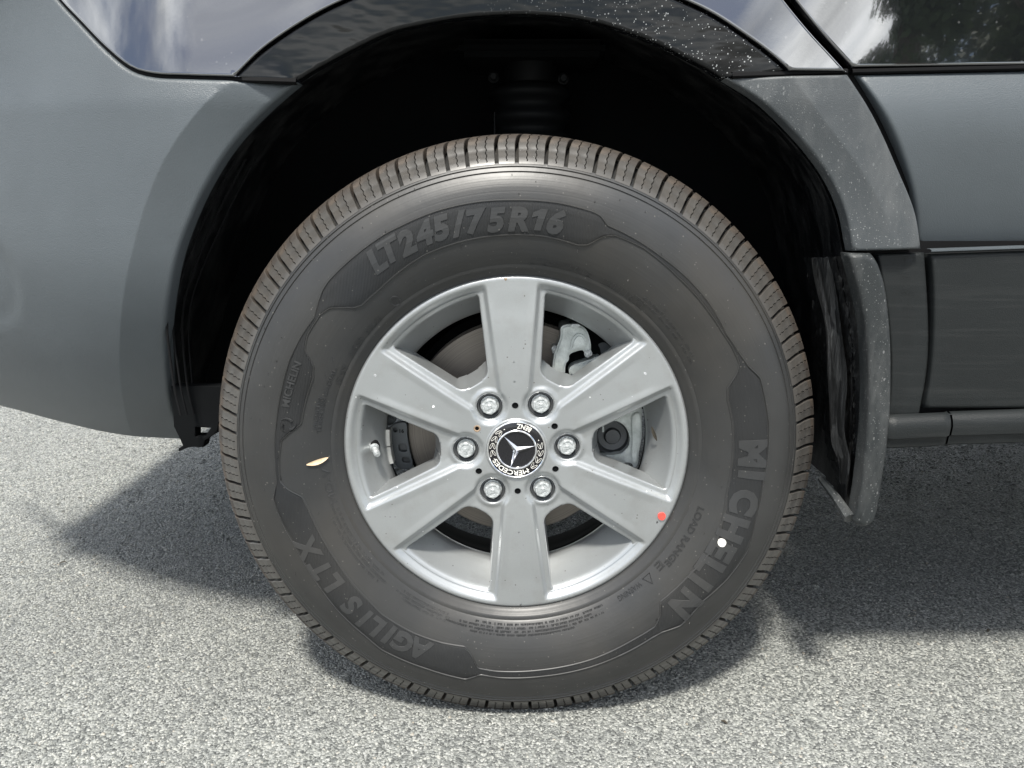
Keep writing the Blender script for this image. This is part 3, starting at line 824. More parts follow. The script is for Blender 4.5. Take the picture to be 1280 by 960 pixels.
# the rest of the van, plain but in its place
def body_rest():
    prof = [(-1.0, 1.00), (-0.99, 1.08), (-0.93, 1.16), (-0.55, 1.27), (0.42, 2.22), (0.62, 2.40), (0.95, 2.50), (4.85, 2.52), (4.95, 2.4), (4.98, 1.0)]
    bm = bmesh.new()
    ys = [(-0.005, 0.0), (1.93, 0.0)]
    ring = []
    for y, _ in ys:
        ring.append([bm.verts.new((x, y + (0.10*max(0, z - 1.2) if y < 1 else -0.10*max(0, z - 1.2)), z)) for x, z in prof])
    n = len(prof)
    for i in range(n):
        j = (i + 1) % n; bm.faces.new((ring[0][i], ring[1][i], ring[1][j], ring[0][j]))
    bm.faces.new(ring[0]); bm.faces.new(ring[1][::-1])
    bmesh.ops.recalc_face_normals(bm, faces=bm.faces)
    bmesh.ops.bevel(bm, geom=[e for e in bm.edges], offset=0.02, segments=2, affect='EDGES', clamp_overlap=True)
    bm_obj('upper_body', bm, M['paint'], van)
    bm_obj('floor_pan', box_bm(-0.78, 4.9, 0.335, 1.9, 0.42, 0.995, 0.01), M['under'], van)
    bm_obj('floor_pan', box_bm(0.52, 4.9, 0.02, 0.34, 0.43, 0.60, 0.01), M['under'], van)
    bm_obj('rear_side', box_bm(DX + 0.006, 4.95, -0.04, 0.30, 0.42, 1.05, 0.02), M['paint'], van)
    bm_obj('nose', box_bm(-1.03, -0.80, 0.235, 1.66, 0.40, 1.02, 0.07, 5), M['grey'], van)
    bm = extrude_poly([(0.05, 1.32), (0.62, 1.95), (1.25, 1.98), (1.25, 1.32)], -0.0, 0.01, 0)
    for v in bm.verts: v.co.y += 0.10*max(0, v.co.z - 1.2) - 0.012
    bm_obj('side_window', bm, M['glass'], van)
body_rest()

# ------------------------------------------------------------------ tyre
MM = 0.001
PROF = [(216, 9), (220, 7.0), (222.5, 3.0), (225, 0.5), (227.5, -0.8), (229.5, -3.2), (232.5, -4.6), (235, -5.0), (237, -6.8), (243, -10.8), (252, -15.6), (262, -19.8), (275, -24), (290, -26.8), (305, -27.6), (318, -26.2), (330, -22.8), (338, -19.2), (341.5, -17.2), (342.3, -15.6), (343.3, -16.2), (346, -14.6), (347.4, -13.8), (348.2, -12.4), (349.2, -13.0), (351.5, -11.6), (353, -10.4)]
def prof_y(r):           # sidewall surface depth (metres) at radius r (metres)
    return float(np.interp(r*1000, [p[0] for p in PROF], [p[1] for p in PROF]))*MM
wheel_z = HUB
full = PROF + [(355, -5), (359, 1), (363, 8), (367, 16), (372, 26), (375, 40), (376, 54), (378.6, 54.1), (380, 54.3), (379, 58), (378.5, 62)]
# two more ribs across the crown, then the far shoulder
full += [(378.5, 62), (390.3, 62.5), (390.6, 84), (378.6, 84.5), (378.6, 92), (390.7, 92.5), (390.7, 112), (378.6, 112.5), (378.6, 120), (390.5, 120.5), (390.2, 142), (378.5, 143), (378.5, 150), (386, 151), (384, 182), (378, 195), (366, 205), (350, 214), (320, 226), (290, 226), (255, 216), (230, 204), (217, 195)]
V, F = lathe([(r*MM, y*MM) for r, y in full], 288, zc=wheel_z)
V = [(x, y, max(z, 0.0012)) for x, y, z in V]
tyre = mesh_obj('tyre', V, F, M['rubber'], van, angle=28)

def on_sidewall(a, r, lift=0.0):
    return (r*cos(a), prof_y(r) - lift, r*sin(a) + wheel_z)
# the raised contour band that carries the lettering
OUT = [(640,250),(700,254),(742,265),(751,270),(759,282),(783,293),(825,320),(856,345),(887,380),(908,418),(924,442),(935,458),(950,472),(957,502),(961,528),(960,566),(954,605),(945,650),(934,690),(909,724),(879,751),(851,782),(828,790),(815,797),(740,833),(680,845),(625,847),(601,843),(582,849),(534,836),(477,812),(458,796),(422,763),(406,743),(385,712),(367,680),(353,655),(346,638),(342,624),(346,604),(344,580),(343,560),(345,530),(352,487),(362,450),(377,420),(393,397),(403,363),(410,352),(447,317),(482,292),(500,283),(545,264),(600,252)]
INN = [(640,294),(681,296),(722,307),(734,307),(754,296),(767,294),(804,310),(846,345),(877,378),(902,414),(915,434),(924,454),(921,467),(909,485),(909,500),(915,528),(916,552),(914,583),(908,616),(893,683),(860,720),(825,752),(825,770),(819,783),(789,801),(740,824),(680,837),(620,839),(597,835),(590,820),(582,808),(552,803),(515,790),(477,767),(462,751),(422,702),(397,660),(386,635),(378,621),(360,612),(350,602),(349,575),(352,550),(377,530),(392,473),(392,457),(381,437),(384,420),(400,394),(413,385),(443,385),(453,382),(475,362),(531,319),(587,300)]
def loop_polar(pts):
    A = []; R = []
    for x, y in pts:
        r0 = 0.29
        for _ in range(4):
            a, r0 = polar(x, y, prof_y(r0))
        A.append(a % (2*pi)); R.append(r0)
    A = np.array(A); R = np.array(R); o = np.argsort(A); A = A[o]; R = R[o]
    th = np.linspace(0, 2*pi, 1440, endpoint=False)
    r = np.interp(th, np.concatenate([A[-1:] - 2*pi, A, A[:1] + 2*pi]), np.concatenate([R[-1:], R, R[:1]]))
    k = np.array([1, 2, 3, 2, 1.0]); k /= k.sum()
    return th, np.convolve(np.concatenate([r[-2:], r, r[:2]]), k, 'valid')
th, ro = loop_polar(OUT); _, ri = loop_polar(INN)
ri = np.minimum(ri, ro - 0.0022)
V = []; F = []; m = 9
for i, a in enumerate(th):
    for j in range(m):
        t = j/(m - 1); r = ri[i]*(1 - t) + ro[i]*t
        V.append(on_sidewall(a, r, 0.0006 if 0 < j < m - 1 else -0.0003))
for i in range(len(th)):
    k = (i + 1) % len(th)
    for j in range(m - 1): F.append((i*m + j, k*m + j, k*m + j + 1, i*m + j + 1))
mesh_obj('contour_band', V, F, M['band'], tyre, angle=60)
for rr in (ro, ri):
    V = []; F = []
    for i, a in enumerate(th):
        for d, l in ((-0.0011, 0.0004), (-0.0004, 0.0013), (0.0004, 0.0013), (0.0011, -0.0002)):
            V.append(on_sidewall(a, rr[i] + d, l*1.15))
    for i in range(len(th)):
        k = (i + 1) % len(th)
        for j in range(3): F.append((i*4 + j, k*4 + j, k*4 + j + 1, i*4 + j + 1))
    mesh_obj('contour_rib', V, F, M['rubber'], tyre, angle=60)
# moulded lettering bent round the sidewall
def text_geo(s, size, shear=0.0, offset=0.0, extrude=0.0005, bold_space=1.0, bevel=0.0):
    c = bpy.data.curves.new('t', 'FONT'); c.body = s; c.size = size; c.shear = shear; c.offset = offset; c.extrude = extrude
    c.space_character = bold_space; c.align_x = 'CENTER'; c.resolution_u = 3; c.bevel_depth = bevel
    o = bpy.data.objects.new('t', c); COL.objects.link(o)
    dg = bpy.context.evaluated_depsgraph_get(); dg.update()
    me = bpy.data.meshes.new_from_object(o.evaluated_get(dg))
    bm = bmesh.new(); bm.from_mesh(me)
    bpy.data.objects.remove(o); bpy.data.curves.remove(c); bpy.data.meshes.remove(me)
    bmesh.ops.remove_doubles(bm, verts=bm.verts, dist=1e-6)
    return bm
def glyph_one(size, shear, h):
    P = [(-0.10, 0), (0.12, 0), (0.12, 0.70), (-0.06, 0.70), (-0.28, 0.56), (-0.28, 0.40), (-0.10, 0.46)]
    bm = bmesh.new(); f = bm.faces.new([bm.verts.new(((x + shear*y)*size, y*size, -h)) for x, y in P])
    r = bmesh.ops.extrude_face_region(bm, geom=[f])
    for v in [g for g in r['geom'] if isinstance(g, bmesh.types.BMVert)]: v.co.z = h
    return bm
def arc_text(s, ang, r, size, inward=False, lift=0.0007, name='raised_lettering', mat=None, parent=None, surf=None, shear=0.0, offset=0.0, space=1.0, width=None, cuts=3):
    """ang: centre angle in degrees; r: radius of the baseline"""
    bm = glyph_one(size, shear, 0.5*lift) if s == '1' else text_geo(s, size, shear, offset, 0.5*lift, space)
    ys = [v.co.y for v in bm.verts]; xs = [v.co.x for v in bm.verts]; y0, y1 = min(ys), max(ys)
    if cuts > 1:
        for k in range(1, cuts):
            bmesh.ops.bisect_plane(bm, geom=bm.verts[:] + bm.edges[:] + bm.faces[:], plane_co=(0, y0 + (y1 - y0)*k/cuts, 0), plane_no=(0, 1, 0))
    sx = (width/(max(xs) - min(xs))) if width else 1.0
    xm = (max(xs) + min(xs))/2
    a0 = radians(ang)
    surf = surf or on_sidewall
    for v in bm.verts:
        x = (v.co.x - xm)*sx; y = v.co.y; z = v.co.z
        l = lift if z > 0 else -0.0006
        if not inward: rr = r + y; a = a0 - x/r
        else: rr = r - y; a = a0 + x/r
        v.co = Vector(surf(a, rr, l))
    bmesh.ops.recalc_face_normals(bm, faces=bm.faces)
    return bm_obj(name, bm, mat or M['letter'], parent or tyre, smooth=False)
def ang_r(px, py):
    r0 = 0.28
    for _ in range(4): a, r0 = polar(px, py, prof_y(r0))
    return degrees(a), r0
# each big character separately, spaced from where it sits on the tyre
def letters(seq, size, shear=0.18, offset=0.0012, **k):
    for ch, px, py in seq:
        a, r = ang_r(px, py)
        arc_text(ch, a, r - size*0.36, size, name='letter', shear=shear, offset=offset, **k)
letters([('L',470,325),('T',488,311),('2',507,303),('4',530,291),('5',551,284),('/',573,279),('7',595,275),('5',620,274),('R',648,273),('1',674,274),('6',695,277)], 0.036, 0.22, 0.0020, lift=0.0014, cuts=9)
letters([('M',942,567),('I',941,594),('C',931,628),('H',917,661),('E',902,689),('L',888,710),('I',876,728),('N',858,755)], 0.043, 0.0, 0.0027, lift=0.0013, cuts=9)
letters([('A',525,812),('G',503,803),('I',486,794),('L',469,784),('I',455,774),('S',439,757),('L',415,729),('T',399,711),('X',384,686)], 0.035, 0.1, 0.0018, lift=0.0012, cuts=9)
def phrase(s, p_mid, size, width, inward=False, **k):
    a, r = ang_r(*p_mid)
    return arc_text(s, a, r + (-0.36*size if not inward else 0.36*size), size, inward=inward, width=width, lift=k.pop('lift', 0.0010), cuts=1, **k)
phrase('LT245/75R16   120/116 Q', (738,344), 0.0115, 0.148)
phrase('LOAD RANGE', (858,672), 0.0105, 0.088, offset=0.0002, mat=M['band'])
phrase('E', (824,707), 0.013, 0.010, mat=M['band'])
phrase('WARNING', (787,739), 0.0085, 0.036, mat=M['band'])
phrase('MO-V', (411,607), 0.0125, 0.046)
phrase('DOT', (428,467), 0.0085, 0.026)
phrase('M5CR', (445,432), 0.0085, 0.026)
phrase('POUX', (467,406), 0.0085, 0.026)
phrase('TUBELESS RADIAL', (405,500), 0.0072, 0.085)
phrase('MICHELIN', (396,516), 0.0068, 0.040)
phrase('MICHELIN', (363,480), 0.013, 0.058, offset=0.0003, lift=0.0015)
# triangle warning sign beside the load range
a, r = ang_r(811, 724)
tri = [(0, 0.006), (-0.0062, -0.005), (0.0062, -0.005)]
pts = [on_sidewall(radians(a) - x/r, r + y, 0.0004) for x, y in tri]
Vt, Ft = tube([p for p in pts], 0.0007, 6, closed=True); mesh_obj('warning_triangle', Vt, Ft, M['band'], tyre)
# round swirl emblem on the small left panel
a, r = ang_r(360, 531); a = radians(a)
for k in range(3):
    pts = []
    for i in range(10):
        q = 2*pi*k/3 + i*0.19; rr = 0.0098 - 0.0004*i
        pts.append(on_sidewall(a + rr*cos(q)/r, r + rr*sin(q), 0.0009))
    Vt, Ft = tube(pts, 0.0016, 6, taper=[0.3 + 0.12*i for i in range(10)]); mesh_obj('moulded_emblem', Vt, Ft, M['band'], tyre)
# illegible small print: rows of moulded ticks
def small_print(rows, name='small_print', mat=None):
    V = []; F = []
    for a0, a1, r, h in rows:
        a = radians(a0); end = radians(a1); sgn = 1 if end > a else -1
        while (end - a)*sgn > 0:
            w = RNG.uniform(0.0006, 0.0013)
            if RNG.random() < 0.15: a += sgn*0.0022/r; continue
            hh = h*RNG.uniform(0.6, 1.0); o = len(V); sh = RNG.uniform(-0.0004, 0.0004)
            for da, dr, l in ((0, 0, 0.0006), (w, 0, 0.0006), (w, hh, 0.0006), (0, hh, 0.0006), (-0.0003, -0.0003, -0.0002), (w + 0.0003, -0.0003, -0.0002), (w + 0.0003, hh + 0.0003, -0.0002), (-0.0003, hh + 0.0003, -0.0002)):
                V.append(on_sidewall(a + sgn*(da + sh*(dr > 0))/r, r + dr, l))
            for f in ((0, 1, 2, 3), (0, 4, 5, 1), (1, 5, 6, 2), (2, 6, 7, 3), (3, 7, 4, 0)): F.append(tuple(o + q for q in f))
            a += sgn*(w + RNG.uniform(0.0005, 0.0009))/r
    bm = bmesh.new(); vs = [bm.verts.new(v) for v in V]
    for f in F: bm.faces.new([vs[i] for i in f])
    bmesh.ops.recalc_face_normals(bm, faces=bm.faces)
    o = bm_obj(name, bm, mat or M['letter'], tyre, smooth=False); o['kind'] = 'stuff'
small_print([(-93 - 10, -62, 0.2385, 0.0022), (-108, -66, 0.2425, 0.0022), (-112, -62, 0.2465, 0.0022), (-104, -72, 0.2505, 0.0020)], mat=M['band'])
small_print([(-128, -112, 0.2400, 0.0022), (-130, -111, 0.2440, 0.0022), (-127, -112, 0.2480, 0.0022)])
small_print([(-162, -136, 0.2400, 0.0028), (-164, -134, 0.2450, 0.0028), (-160, -136, 0.2500, 0.0026)])
small_print([(52, 30, 0.2480, 0.0024), (54, 28, 0.2430, 0.0024)])
a, r = ang_r(494, 376)
arc = [on_sidewall(radians(a) + 0.0058*cos(q)/r, r + 0.0058*sin(q), 0.0005) for q in np.linspace(0, 2*pi, 20, endpoint=False)]
Vt, Ft = tube(arc, 0.0006, 5, closed=True); mesh_obj('approval_mark', Vt, Ft, M['letter'], tyre)
arc_text('E9', a, r - 0.002, 0.0065, parent=tyre, lift=0.0005, cuts=1)
# vent spews
def spews():
    parts = []
    base = [(649,247),(483,290),(616,308),(552,318)]
    for x, y in [(649,243),(482,291),(576,310),(722,312),(766,297),(827,318),(907,401),(640,218),(875,296),(443,388),(518,352),(415,447),(346,452),(347,572),(352,600),(561,858),(595,845),(668,875),(820,775),(905,727),(745,768),(622,786),(398,640),(478,712),(369,716),(915,680),(668,296),(813,357),(831,388)]:
        a, r = ang_r(x, y); a = radians(a)
        p = Vector(on_sidewall(a, r, 0.0)); q = p + Vector((RNG.uniform(-0.001, 0.001), -0.0022, RNG.uniform(-0.004, 0.0045)))
        parts.append(tube([p, (p + q)/2 + Vector((0, -0.0008, 0)), q], 0.00038, 5))
    for k in range(46):
        a = RNG.uniform(0, 2*pi); r = RNG.choice([0.255, 0.262, 0.32, 0.332, 0.345])
        p = Vector(on_sidewall(a, r, 0.0)); q = p + Vector((RNG.uniform(-0.001, 0.001), -0.0014, RNG.uniform(-0.002, 0.002)))
        parts.append(tube([p, q], 0.00035, 5))
    V, F = join(parts); o = mesh_obj('rubber_spew', V, F, M['rubber'], tyre); o['kind'] = 'stuff'
spews()
# shoulder blocks, one object each
BPATH = [(351.5, -12.0), (354.5, -10.2), (358, -7.6), (361.5, -4.6), (365, -1.2), (368.5, 2.6), (372.5, 5.6), (376.4, 9.0), (379.4, 12.2), (382.6, 15.6), (385.4, 20.0), (387.3, 26), (388.6, 33), (389.5, 40), (390.1, 47), (390.3, 52.5), (389.9, 53.6), (382, 54.2)]
def tread_block(arc_mm, sipes, name='tread_block', step=0.0):
    """block of given arc length, centred on the top of the wheel (angle 90 deg), local origin at the hub"""
    R = 387.0; half = arc_mm/2/R
    cols = [-half, -half + 0.6/R]
    inner = np.linspace(-half + 2.0/R, half - 2.0/R, 8)
    sset = [half*(2*s - 1) for s in sipes]
    c2 = [c for c in inner if all(abs(c - s) > 1.6/R for s in sset)]
    cols += c2
    kinds = {}
    for s in sset:
        for d in (-0.75, -0.25, 0.25, 0.75): cols.append(s + d/R); kinds[round(s + d/R, 7)] = (s, d)
    cols += [half - 0.6/R, half]; cols = sorted(cols)
    V = []; F = []
    nr = len(BPATH); nc = len(cols)
    dense = []
    for i in range(nr - 1):
        (r0, y0), (r1, y1) = BPATH[i], BPATH[i + 1]
        k = 2 if i < 14 else 1
        for q in range(k): dense.append((r0 + (r1 - r0)*q/k, y0 + (y1 - y0)*q/k))
    dense.append(BPATH[-1])
    nr = len(dense)
    for ri_, (r, y) in enumerate(dense):
        lat = max(0.0, y - 9.0)
        skew = 0.22*lat/R + 0.0005*max(0, lat)**1.5/R
        # outward normal of the profile
        p0 = dense[max(0, ri_ - 1)]; p1 = dense[min(nr - 1, ri_ + 1)]
        t = Vector((p1[0] - p0[0], p1[1] - p0[1])).normalized(); nrm = Vector((t.y, -t.x))
        for c in cols:
            rr, yy = r, y; aa = c
            kd = kinds.get(round(c, 7))
            if kd and 2 < ri_ < nr - 4:
                zig = 0.9*(1 if (ri_ // 2) % 2 else -1)
                aa = c + zig/R*0.6
                if abs(kd[1]) < 0.5: rr -= nrm.x*4.0; yy -= nrm.y*4.0
            if c in (cols[0], cols[-1]): rr -= nrm.x*0.7; yy -= nrm.y*0.7
            # slight step where the smooth crown meets the ribbed shoulder
            if y < 12.5 and y > -6 and not kd: rr -= nrm.x*0.35; yy -= nrm.y*0.35
            ang = pi/2 - (aa + skew)
            V.append((rr*MM*cos(ang), yy*MM, rr*MM*sin(ang)))
    for i in range(nr - 1):
        for j in range(nc - 1): F.append((i*nc + j, i*nc + j + 1, (i + 1)*nc + j + 1, (i + 1)*nc + j))
    # end walls down to the carcass
    for side in (0, nc - 1):
        b = len(V)
        for ri_, (r, y) in enumerate(dense):
            lat = max(0.0, y - 9.0); skew = 0.22*lat/R + 0.0005*max(0, lat)**1.5/R
            p0 = dense[max(0, ri_ - 1)]; p1 = dense[min(nr - 1, ri_ + 1)]
            t = Vector((p1[0] - p0[0], p1[1] - p0[1])).normalized(); nrm = Vector((t.y, -t.x))
            dpt = min(10.0, 1.0 + ri_*1.0)
            rr = r - nrm.x*dpt; yy = y - nrm.y*dpt; ang = pi/2 - (cols[side] + skew)
            V.append((rr*MM*cos(ang), yy*MM, rr*MM*sin(ang)))
        for i in range(nr - 1):
            q = (i*nc + side, (i + 1)*nc + side, b + i + 1, b + i)
            F.append(q if side else q[::-1])
    bm = bmesh.new(); vs = [bm.verts.new(v) for v in V]
    for f in F: bm.faces.new([vs[i] for i in f])
    bmesh.ops.recalc_face_normals(bm, faces=bm.faces)
    if sum(f.normal.z*f.calc_area() for f in bm.faces) < 0: bmesh.ops.reverse_faces(bm, faces=bm.faces)
    return bm
GA = 4.6
blkA = bm_obj('tread_block', tread_block(37.5 - GA, (0.33, 0.68)), M['tread'], tyre, angle=24, loc=(0, 0, wheel_z))
blkB = bm_obj('tread_block', tread_block(26.0 - GA, (0.5,)), M['tread'], tyre, angle=24, loc=(0, 0, wheel_z))
seqs = [0, 1, 0, 1, 1, 0, 0, 1, 0, 1, 1, 0, 1] * 6
seqs[5] = seqs[31] = seqs[57] = 0; seqs[12] = 0
tot = sum(37.5 if s == 0 else 26.0 for s in seqs); a = 0.0; usedA = usedB = False
for s in seqs:
    L = (37.5 if s == 0 else 26.0)/tot*2*pi
    mid = a + L/2; a += L
    rot = (0, mid, 0)
    if s == 0:
        if not usedA: blkA.rotation_euler = rot; usedA = True
        else: copy_obj(blkA, tyre, rot=rot)
    else:
        if not usedB: blkB.rotation_euler = rot; usedB = True
        else: copy_obj(blkB, tyre, rot=rot)
# paint dots
def dot_obj(px, py, r, mat, parent, surf, name, lbl=None):
    a, rr = ang_r(px, py) if surf is on_sidewall else (degrees(polar(px, py, 0.003)[0]), polar(px, py, 0.003)[1])
    V = [surf(radians(a), rr, 0.0022)]; n = 18
    for i in range(n):
        q = 2*pi*i/n; V.append(surf(radians(a) + r*cos(q)/rr, rr + r*sin(q)*(1 + 0.06*sin(3*q)), 0.0022))
    for i in range(n):
        q = 2*pi*i/n; V.append(surf(radians(a) + r*1.05*cos(q)/rr, rr + r*1.05*sin(q), -0.0002))
    F = [(0, 1 + (i + 1) % n, 1 + i) for i in range(n)] + [(1 + i, 1 + (i + 1) % n, 1 + n + (i + 1) % n, 1 + n + i) for i in range(n)]
    o = mesh_obj(name, V, F, mat, parent, smooth=False)
    if lbl: o['label'] = lbl
    return o
dot_obj(902, 678, 0.0052, M['white'], tyre, on_sidewall, 'paint_dot', 'white dot on the tyre sidewall')

# ------------------------------------------------------------------ alloy wheel
ROT = radians(1.7)
RL = 221.5
SP = [pi/2 + k*pi/3 for k in range(6)]            # spoke axes, before ROT
def win_outline():
    """one window, axis along +u (mm)"""
    def side(u):  return max(0.0, (0.4303*u - 25.4)/0.906)
    Rw = 203.0; u0 = 99.0; c_in = 10.0; c_out = 7.0
    # sharp corner points
    A = (u0, side(u0))
    # outer corner: intersection of side line with circle Rw
    u = 150.0
    for _ in range(60):
        v = side(u); u += (Rw - hypot(u, v))*0.5
    B = (u, side(u)); phi = atan2(B[1], B[0])
    def fillet(p, q, r_, d):
        """round corner at q between p and r_ with tangent length d"""
        p, q, r_ = map(np.array, (p, q, r_)); a = q + (p - q)/np.linalg.norm(p - q)*d; b = q + (r_ - q)/np.linalg.norm(r_ - q)*d
        return [(1 - t)**2*a + 2*t*(1 - t)*q + t*t*b for t in np.linspace(0, 1, 9)]
    top = []
    top += [np.array((u0 - 1.2*(1 - (v/A[1])**2), v)) for v in np.linspace(0, A[1] - c_in*0.95, 7)]
    top += fillet((u0, 0), A, B, c_in)
    a1 = top[-1]
    b0 = np.array(B) + (np.array(A) - np.array(B))/np.linalg.norm(np.array(A) - np.array(B))*c_out
    top += [a1 + (b0 - a1)*t for t in np.linspace(0, 1, 40)[1:-1]]
    pin = (Rw*cos(phi - 0.05), Rw*sin(phi - 0.05))
    top += fillet(A, B, pin, c_out)
    e = top[-1]; pe = atan2(e[1], e[0]); re = hypot(*e)
    for t in np.linspace(0, 1, 30)[1:]:
        q = pe*(1 - t); rr = re + (Rw - re)*min(1, t*6); top.append(np.array((rr*cos(q), rr*sin(q))))
    low = [np.array((p[0], -p[1])) for p in top[1:-1]][::-1]
    return np.array(top + low)
WIN = win_outline()
def rim_height(P):
    """depth (mm, into the wheel) of the face at points P of one 60 degree sector around the window axis"""
    u, v = P[:, 0], P[:, 1]; r = np.hypot(u, v)
    sd = np.full(len(P), 1e9)
    for s in (pi/6, -pi/6):
        al_ = u*cos(s) + v*sin(s); pe = np.abs(-u*sin(s) + v*cos(s))
        sd = np.minimum(sd, pe - (8.0 + 0.105*al_))
    hub = r - 45.5
    k = 7.0
    h = np.clip(0.5 + 0.5*(hub - sd)/k, 0, 1); sdp = hub*(1 - h) + sd*h - k*h*(1 - h)
    # spoke crown: slightly dished, high at the lip and mid-spoke
    y = 3.6 - 2.2*smooth01((r - 55)/60) + 1.6*smooth01((r - 150)/60)
    drop = 6.5*smooth01(sdp/8.0) + 1.2*np.clip((sdp - 8)/10, 0, 1)
    fade = smooth01((214.5 - r)/9.0)
    y = y + drop*fade
    # gentle hollow along the middle of every spoke
    y = y + 0.9*smooth01(-sd/10.0)*smooth01((r - 70)/40)*smooth01((205 - r)/30)
    # lip
    y = y + 4.2*np.clip((r - 216.5)/(RL - 216.5), 0, 1)**2.4
    # land round each bolt
    db = np.hypot(u - 65, v); w = smooth01((25 - db)/6.0)
    y = y*(1 - w) + (7.6)*w
    # rounded window edge
    dw = dist_poly(P, WIN); e = 2.4
    y = y + e*(1 - np.sqrt(np.maximum(0, 1 - (1 - np.clip(dw/e, 0, 1))**2)))
    dh = np.abs(db - 17.0); y = y + 1.2*np.clip(1 - dh/1.6, 0, 1)**2
    return y
def rim_face():
    RB = 16.6; RC = 38.2; RH = 4.3
    circ = lambda c, r, n: np.array([(c[0] + r*cos(2*pi*i/n), c[1] + r*sin(2*pi*i/n)) for i in range(n)])
    bolt = circ((65, 0), RB, 48)
    hole_c = [(57*cos(s), 57*sin(s)) for s in (pi/6, -pi/6)]
    # sector boundary: inner arc, ray with half a small hole, outer arc
    def ray(s, outward=True):
        p = []
        for r in list(np.linspace(RC, 57 - RH, 8)): p.append(r)
        arc = []
        sg = 1 if s < 0 else -1
        for i in range(1, 12):
            q = pi - pi*i/12
            arc.append((57 + RH*cos(q), sg*RH*sin(q)))
        pts = [(r, 0.0) for r in p] + arc + [(r, 0.0) for r in np.linspace(57 + RH, RL - 0.0, 90)]
        return [np.array((x*cos(s) - y*sin(s), x*sin(s) + y*cos(s))) for x, y in pts]
    lo = ray(-pi/6); hi = ray(pi/6)
    outer = [np.array((RL*cos(q), RL*sin(q))) for q in np.linspace(-pi/6, pi/6, 61)][1:-1]
    inner = [np.array((RC*cos(q), RC*sin(q))) for q in np.linspace(pi/6, -pi/6, 25)][1:-1]
    B = np.array(lo + outer + hi[::-1] + inner)
    loops = [B, WIN, bolt]
    pts = []; idx = []
    for L in loops:
        idx.append(list(range(len(pts), len(pts) + len(L)))); pts += [tuple(p) for p in L]
    extra = []
    def rings(L, ds, sgn):
        nx = np.roll(L, -1, 0) - np.roll(L, 1, 0); nn = np.stack([nx[:, 1], -nx[:, 0]], 1); nn /= np.linalg.norm(nn, axis=1)[:, None]
        for d in ds: extra.append(L + nn*d*sgn)
    # WIN runs +v side first: find orientation
    def area(L): return 0.5*np.sum(L[:, 0]*np.roll(L[:, 1], -1) - np.roll(L[:, 0], -1)*L[:, 1])
    rings(WIN, (0.15, 0.5, 1.0, 1.6, 2.4, 3.3), 1 if area(WIN) > 0 else -1)
    rings(bolt, (0.5, 1.1, 1.8), 1)
    rings(np.array(lo + outer + hi[::-1])[:], (), 1)
    for dr in (0.4, 1.0, 1.8, 2.8, 4.0): extra.append(np.array([((RL - dr)*cos(q), (RL - dr)*sin(q)) for q in np.linspace(-pi/6 + 0.003, pi/6 - 0.003, 90)]))
    # crease-following rows
    for s in (pi/6, -pi/6):
        for side_ in (1, -1):
            for d in (-0.6, 0, 0.8, 1.8, 3, 4.5, 6, 7.2, 8.2):
                al_ = np.linspace(50, 216, 84); pe = side_*(8 + 0.105*al_ + d)
                extra.append(np.stack([al_*cos(s) - pe*sin(s), al_*sin(s) + pe*cos(s)], 1))
    g = 2.3
    gx, gy = np.meshgrid(np.arange(20, RL, g), np.arange(-112, 112, g*0.87)); gx[::2] += g/2
    G = np.stack([gx.ravel(), gy.ravel()], 1)
    E_ = np.concatenate(extra)
    def inside(P, mrg):
        ok = pip(P, B) & ~pip(P, WIN) & ~pip(P, bolt)
        P = P[ok]
        d = np.minimum.reduce([dist_poly(P, l) for l in loops]); return P[d > mrg]
    E_ = inside(E_, 0.12); G = inside(G, 1.0)
    # drop grid points that crowd the rows
    keys = set((int(p[0]/1.1), int(p[1]/1.1)) for p in E_)
    G = np.array([p for p in G if (int(p[0]/1.1), int(p[1]/1.1)) not in keys])
    P, T = cdt(pts + [tuple(p) for p in E_] + [tuple(p) for p in G], idx)
    cen = np.array([P[list(t)].mean(0) for t in T]); ok = pip(cen, B) & ~pip(cen, WIN) & ~pip(cen, bolt)
    T = [t for t, k in zip(T, ok) if k]
    y = rim_height(P)
    V = []; F = []
    loopsid = []
    for L in (WIN, bolt):
        loopsid.append([int(np.argmin(((P - p)**2).sum(1))) for p in L])
    # walls of the window
    verts = [(p[0], yy, p[1]) for p, yy in zip(P, y)]
    faces = [tuple(t) for t in T]
    wl_ = loopsid[0]; n = len(wl_)
    rows = [wl_]
    for dep, k in ((6, 0.12), (17, 0.45), (37, 1.0)):
        row = []
        for i, vi in enumerate(wl_):
            p = WIN[i]; r = hypot(*p); ph = atan2(p[1], p[0])
            w = 1 - smooth01((p[0] - 99)/14.0); draft = 10.0*w*k
            q = np.array(p) + np.array((1, 0))*draft
            sidew = (1 - w)*2.2*k
            q = q + np.array((0, -1 if p[1] > 0 else 1))*sidew*min(1, abs(p[1])/10)
            if r > 199: q = q*(1 + 0.002*k)
            verts.append((q[0], y[vi] + dep, q[1])); row.append(len(verts) - 1)
        rows.append(row)
    for ra, rb in zip(rows[:-1], rows[1:]):
        for i in range(n):
            j = (i + 1) % n
            if min(hypot(*WIN[i]), hypot(*WIN[j])) > 201.5: continue
            faces.append((ra[i], ra[j], rb[j], rb[i]))
    # bolt seat
    bl = loopsid[1]; nb = len(bl); prev = bl
    for rr, dep in ((16.2, 9.5), (15.8, 15.5), (11.0, 17.5), (0.2, 17.6)):
        row = []
        for i in range(nb):
            q = 2*pi*i/nb; verts.append((65 + rr*cos(q), dep, rr*sin(q))); row.append(len(verts) - 1)
        for i in range(nb):
            j = (i + 1) % nb; faces.append((prev[i], prev[j], row[j], row[i]))
        prev = row
    verts = np.array(verts)
    allV = []; allF = []
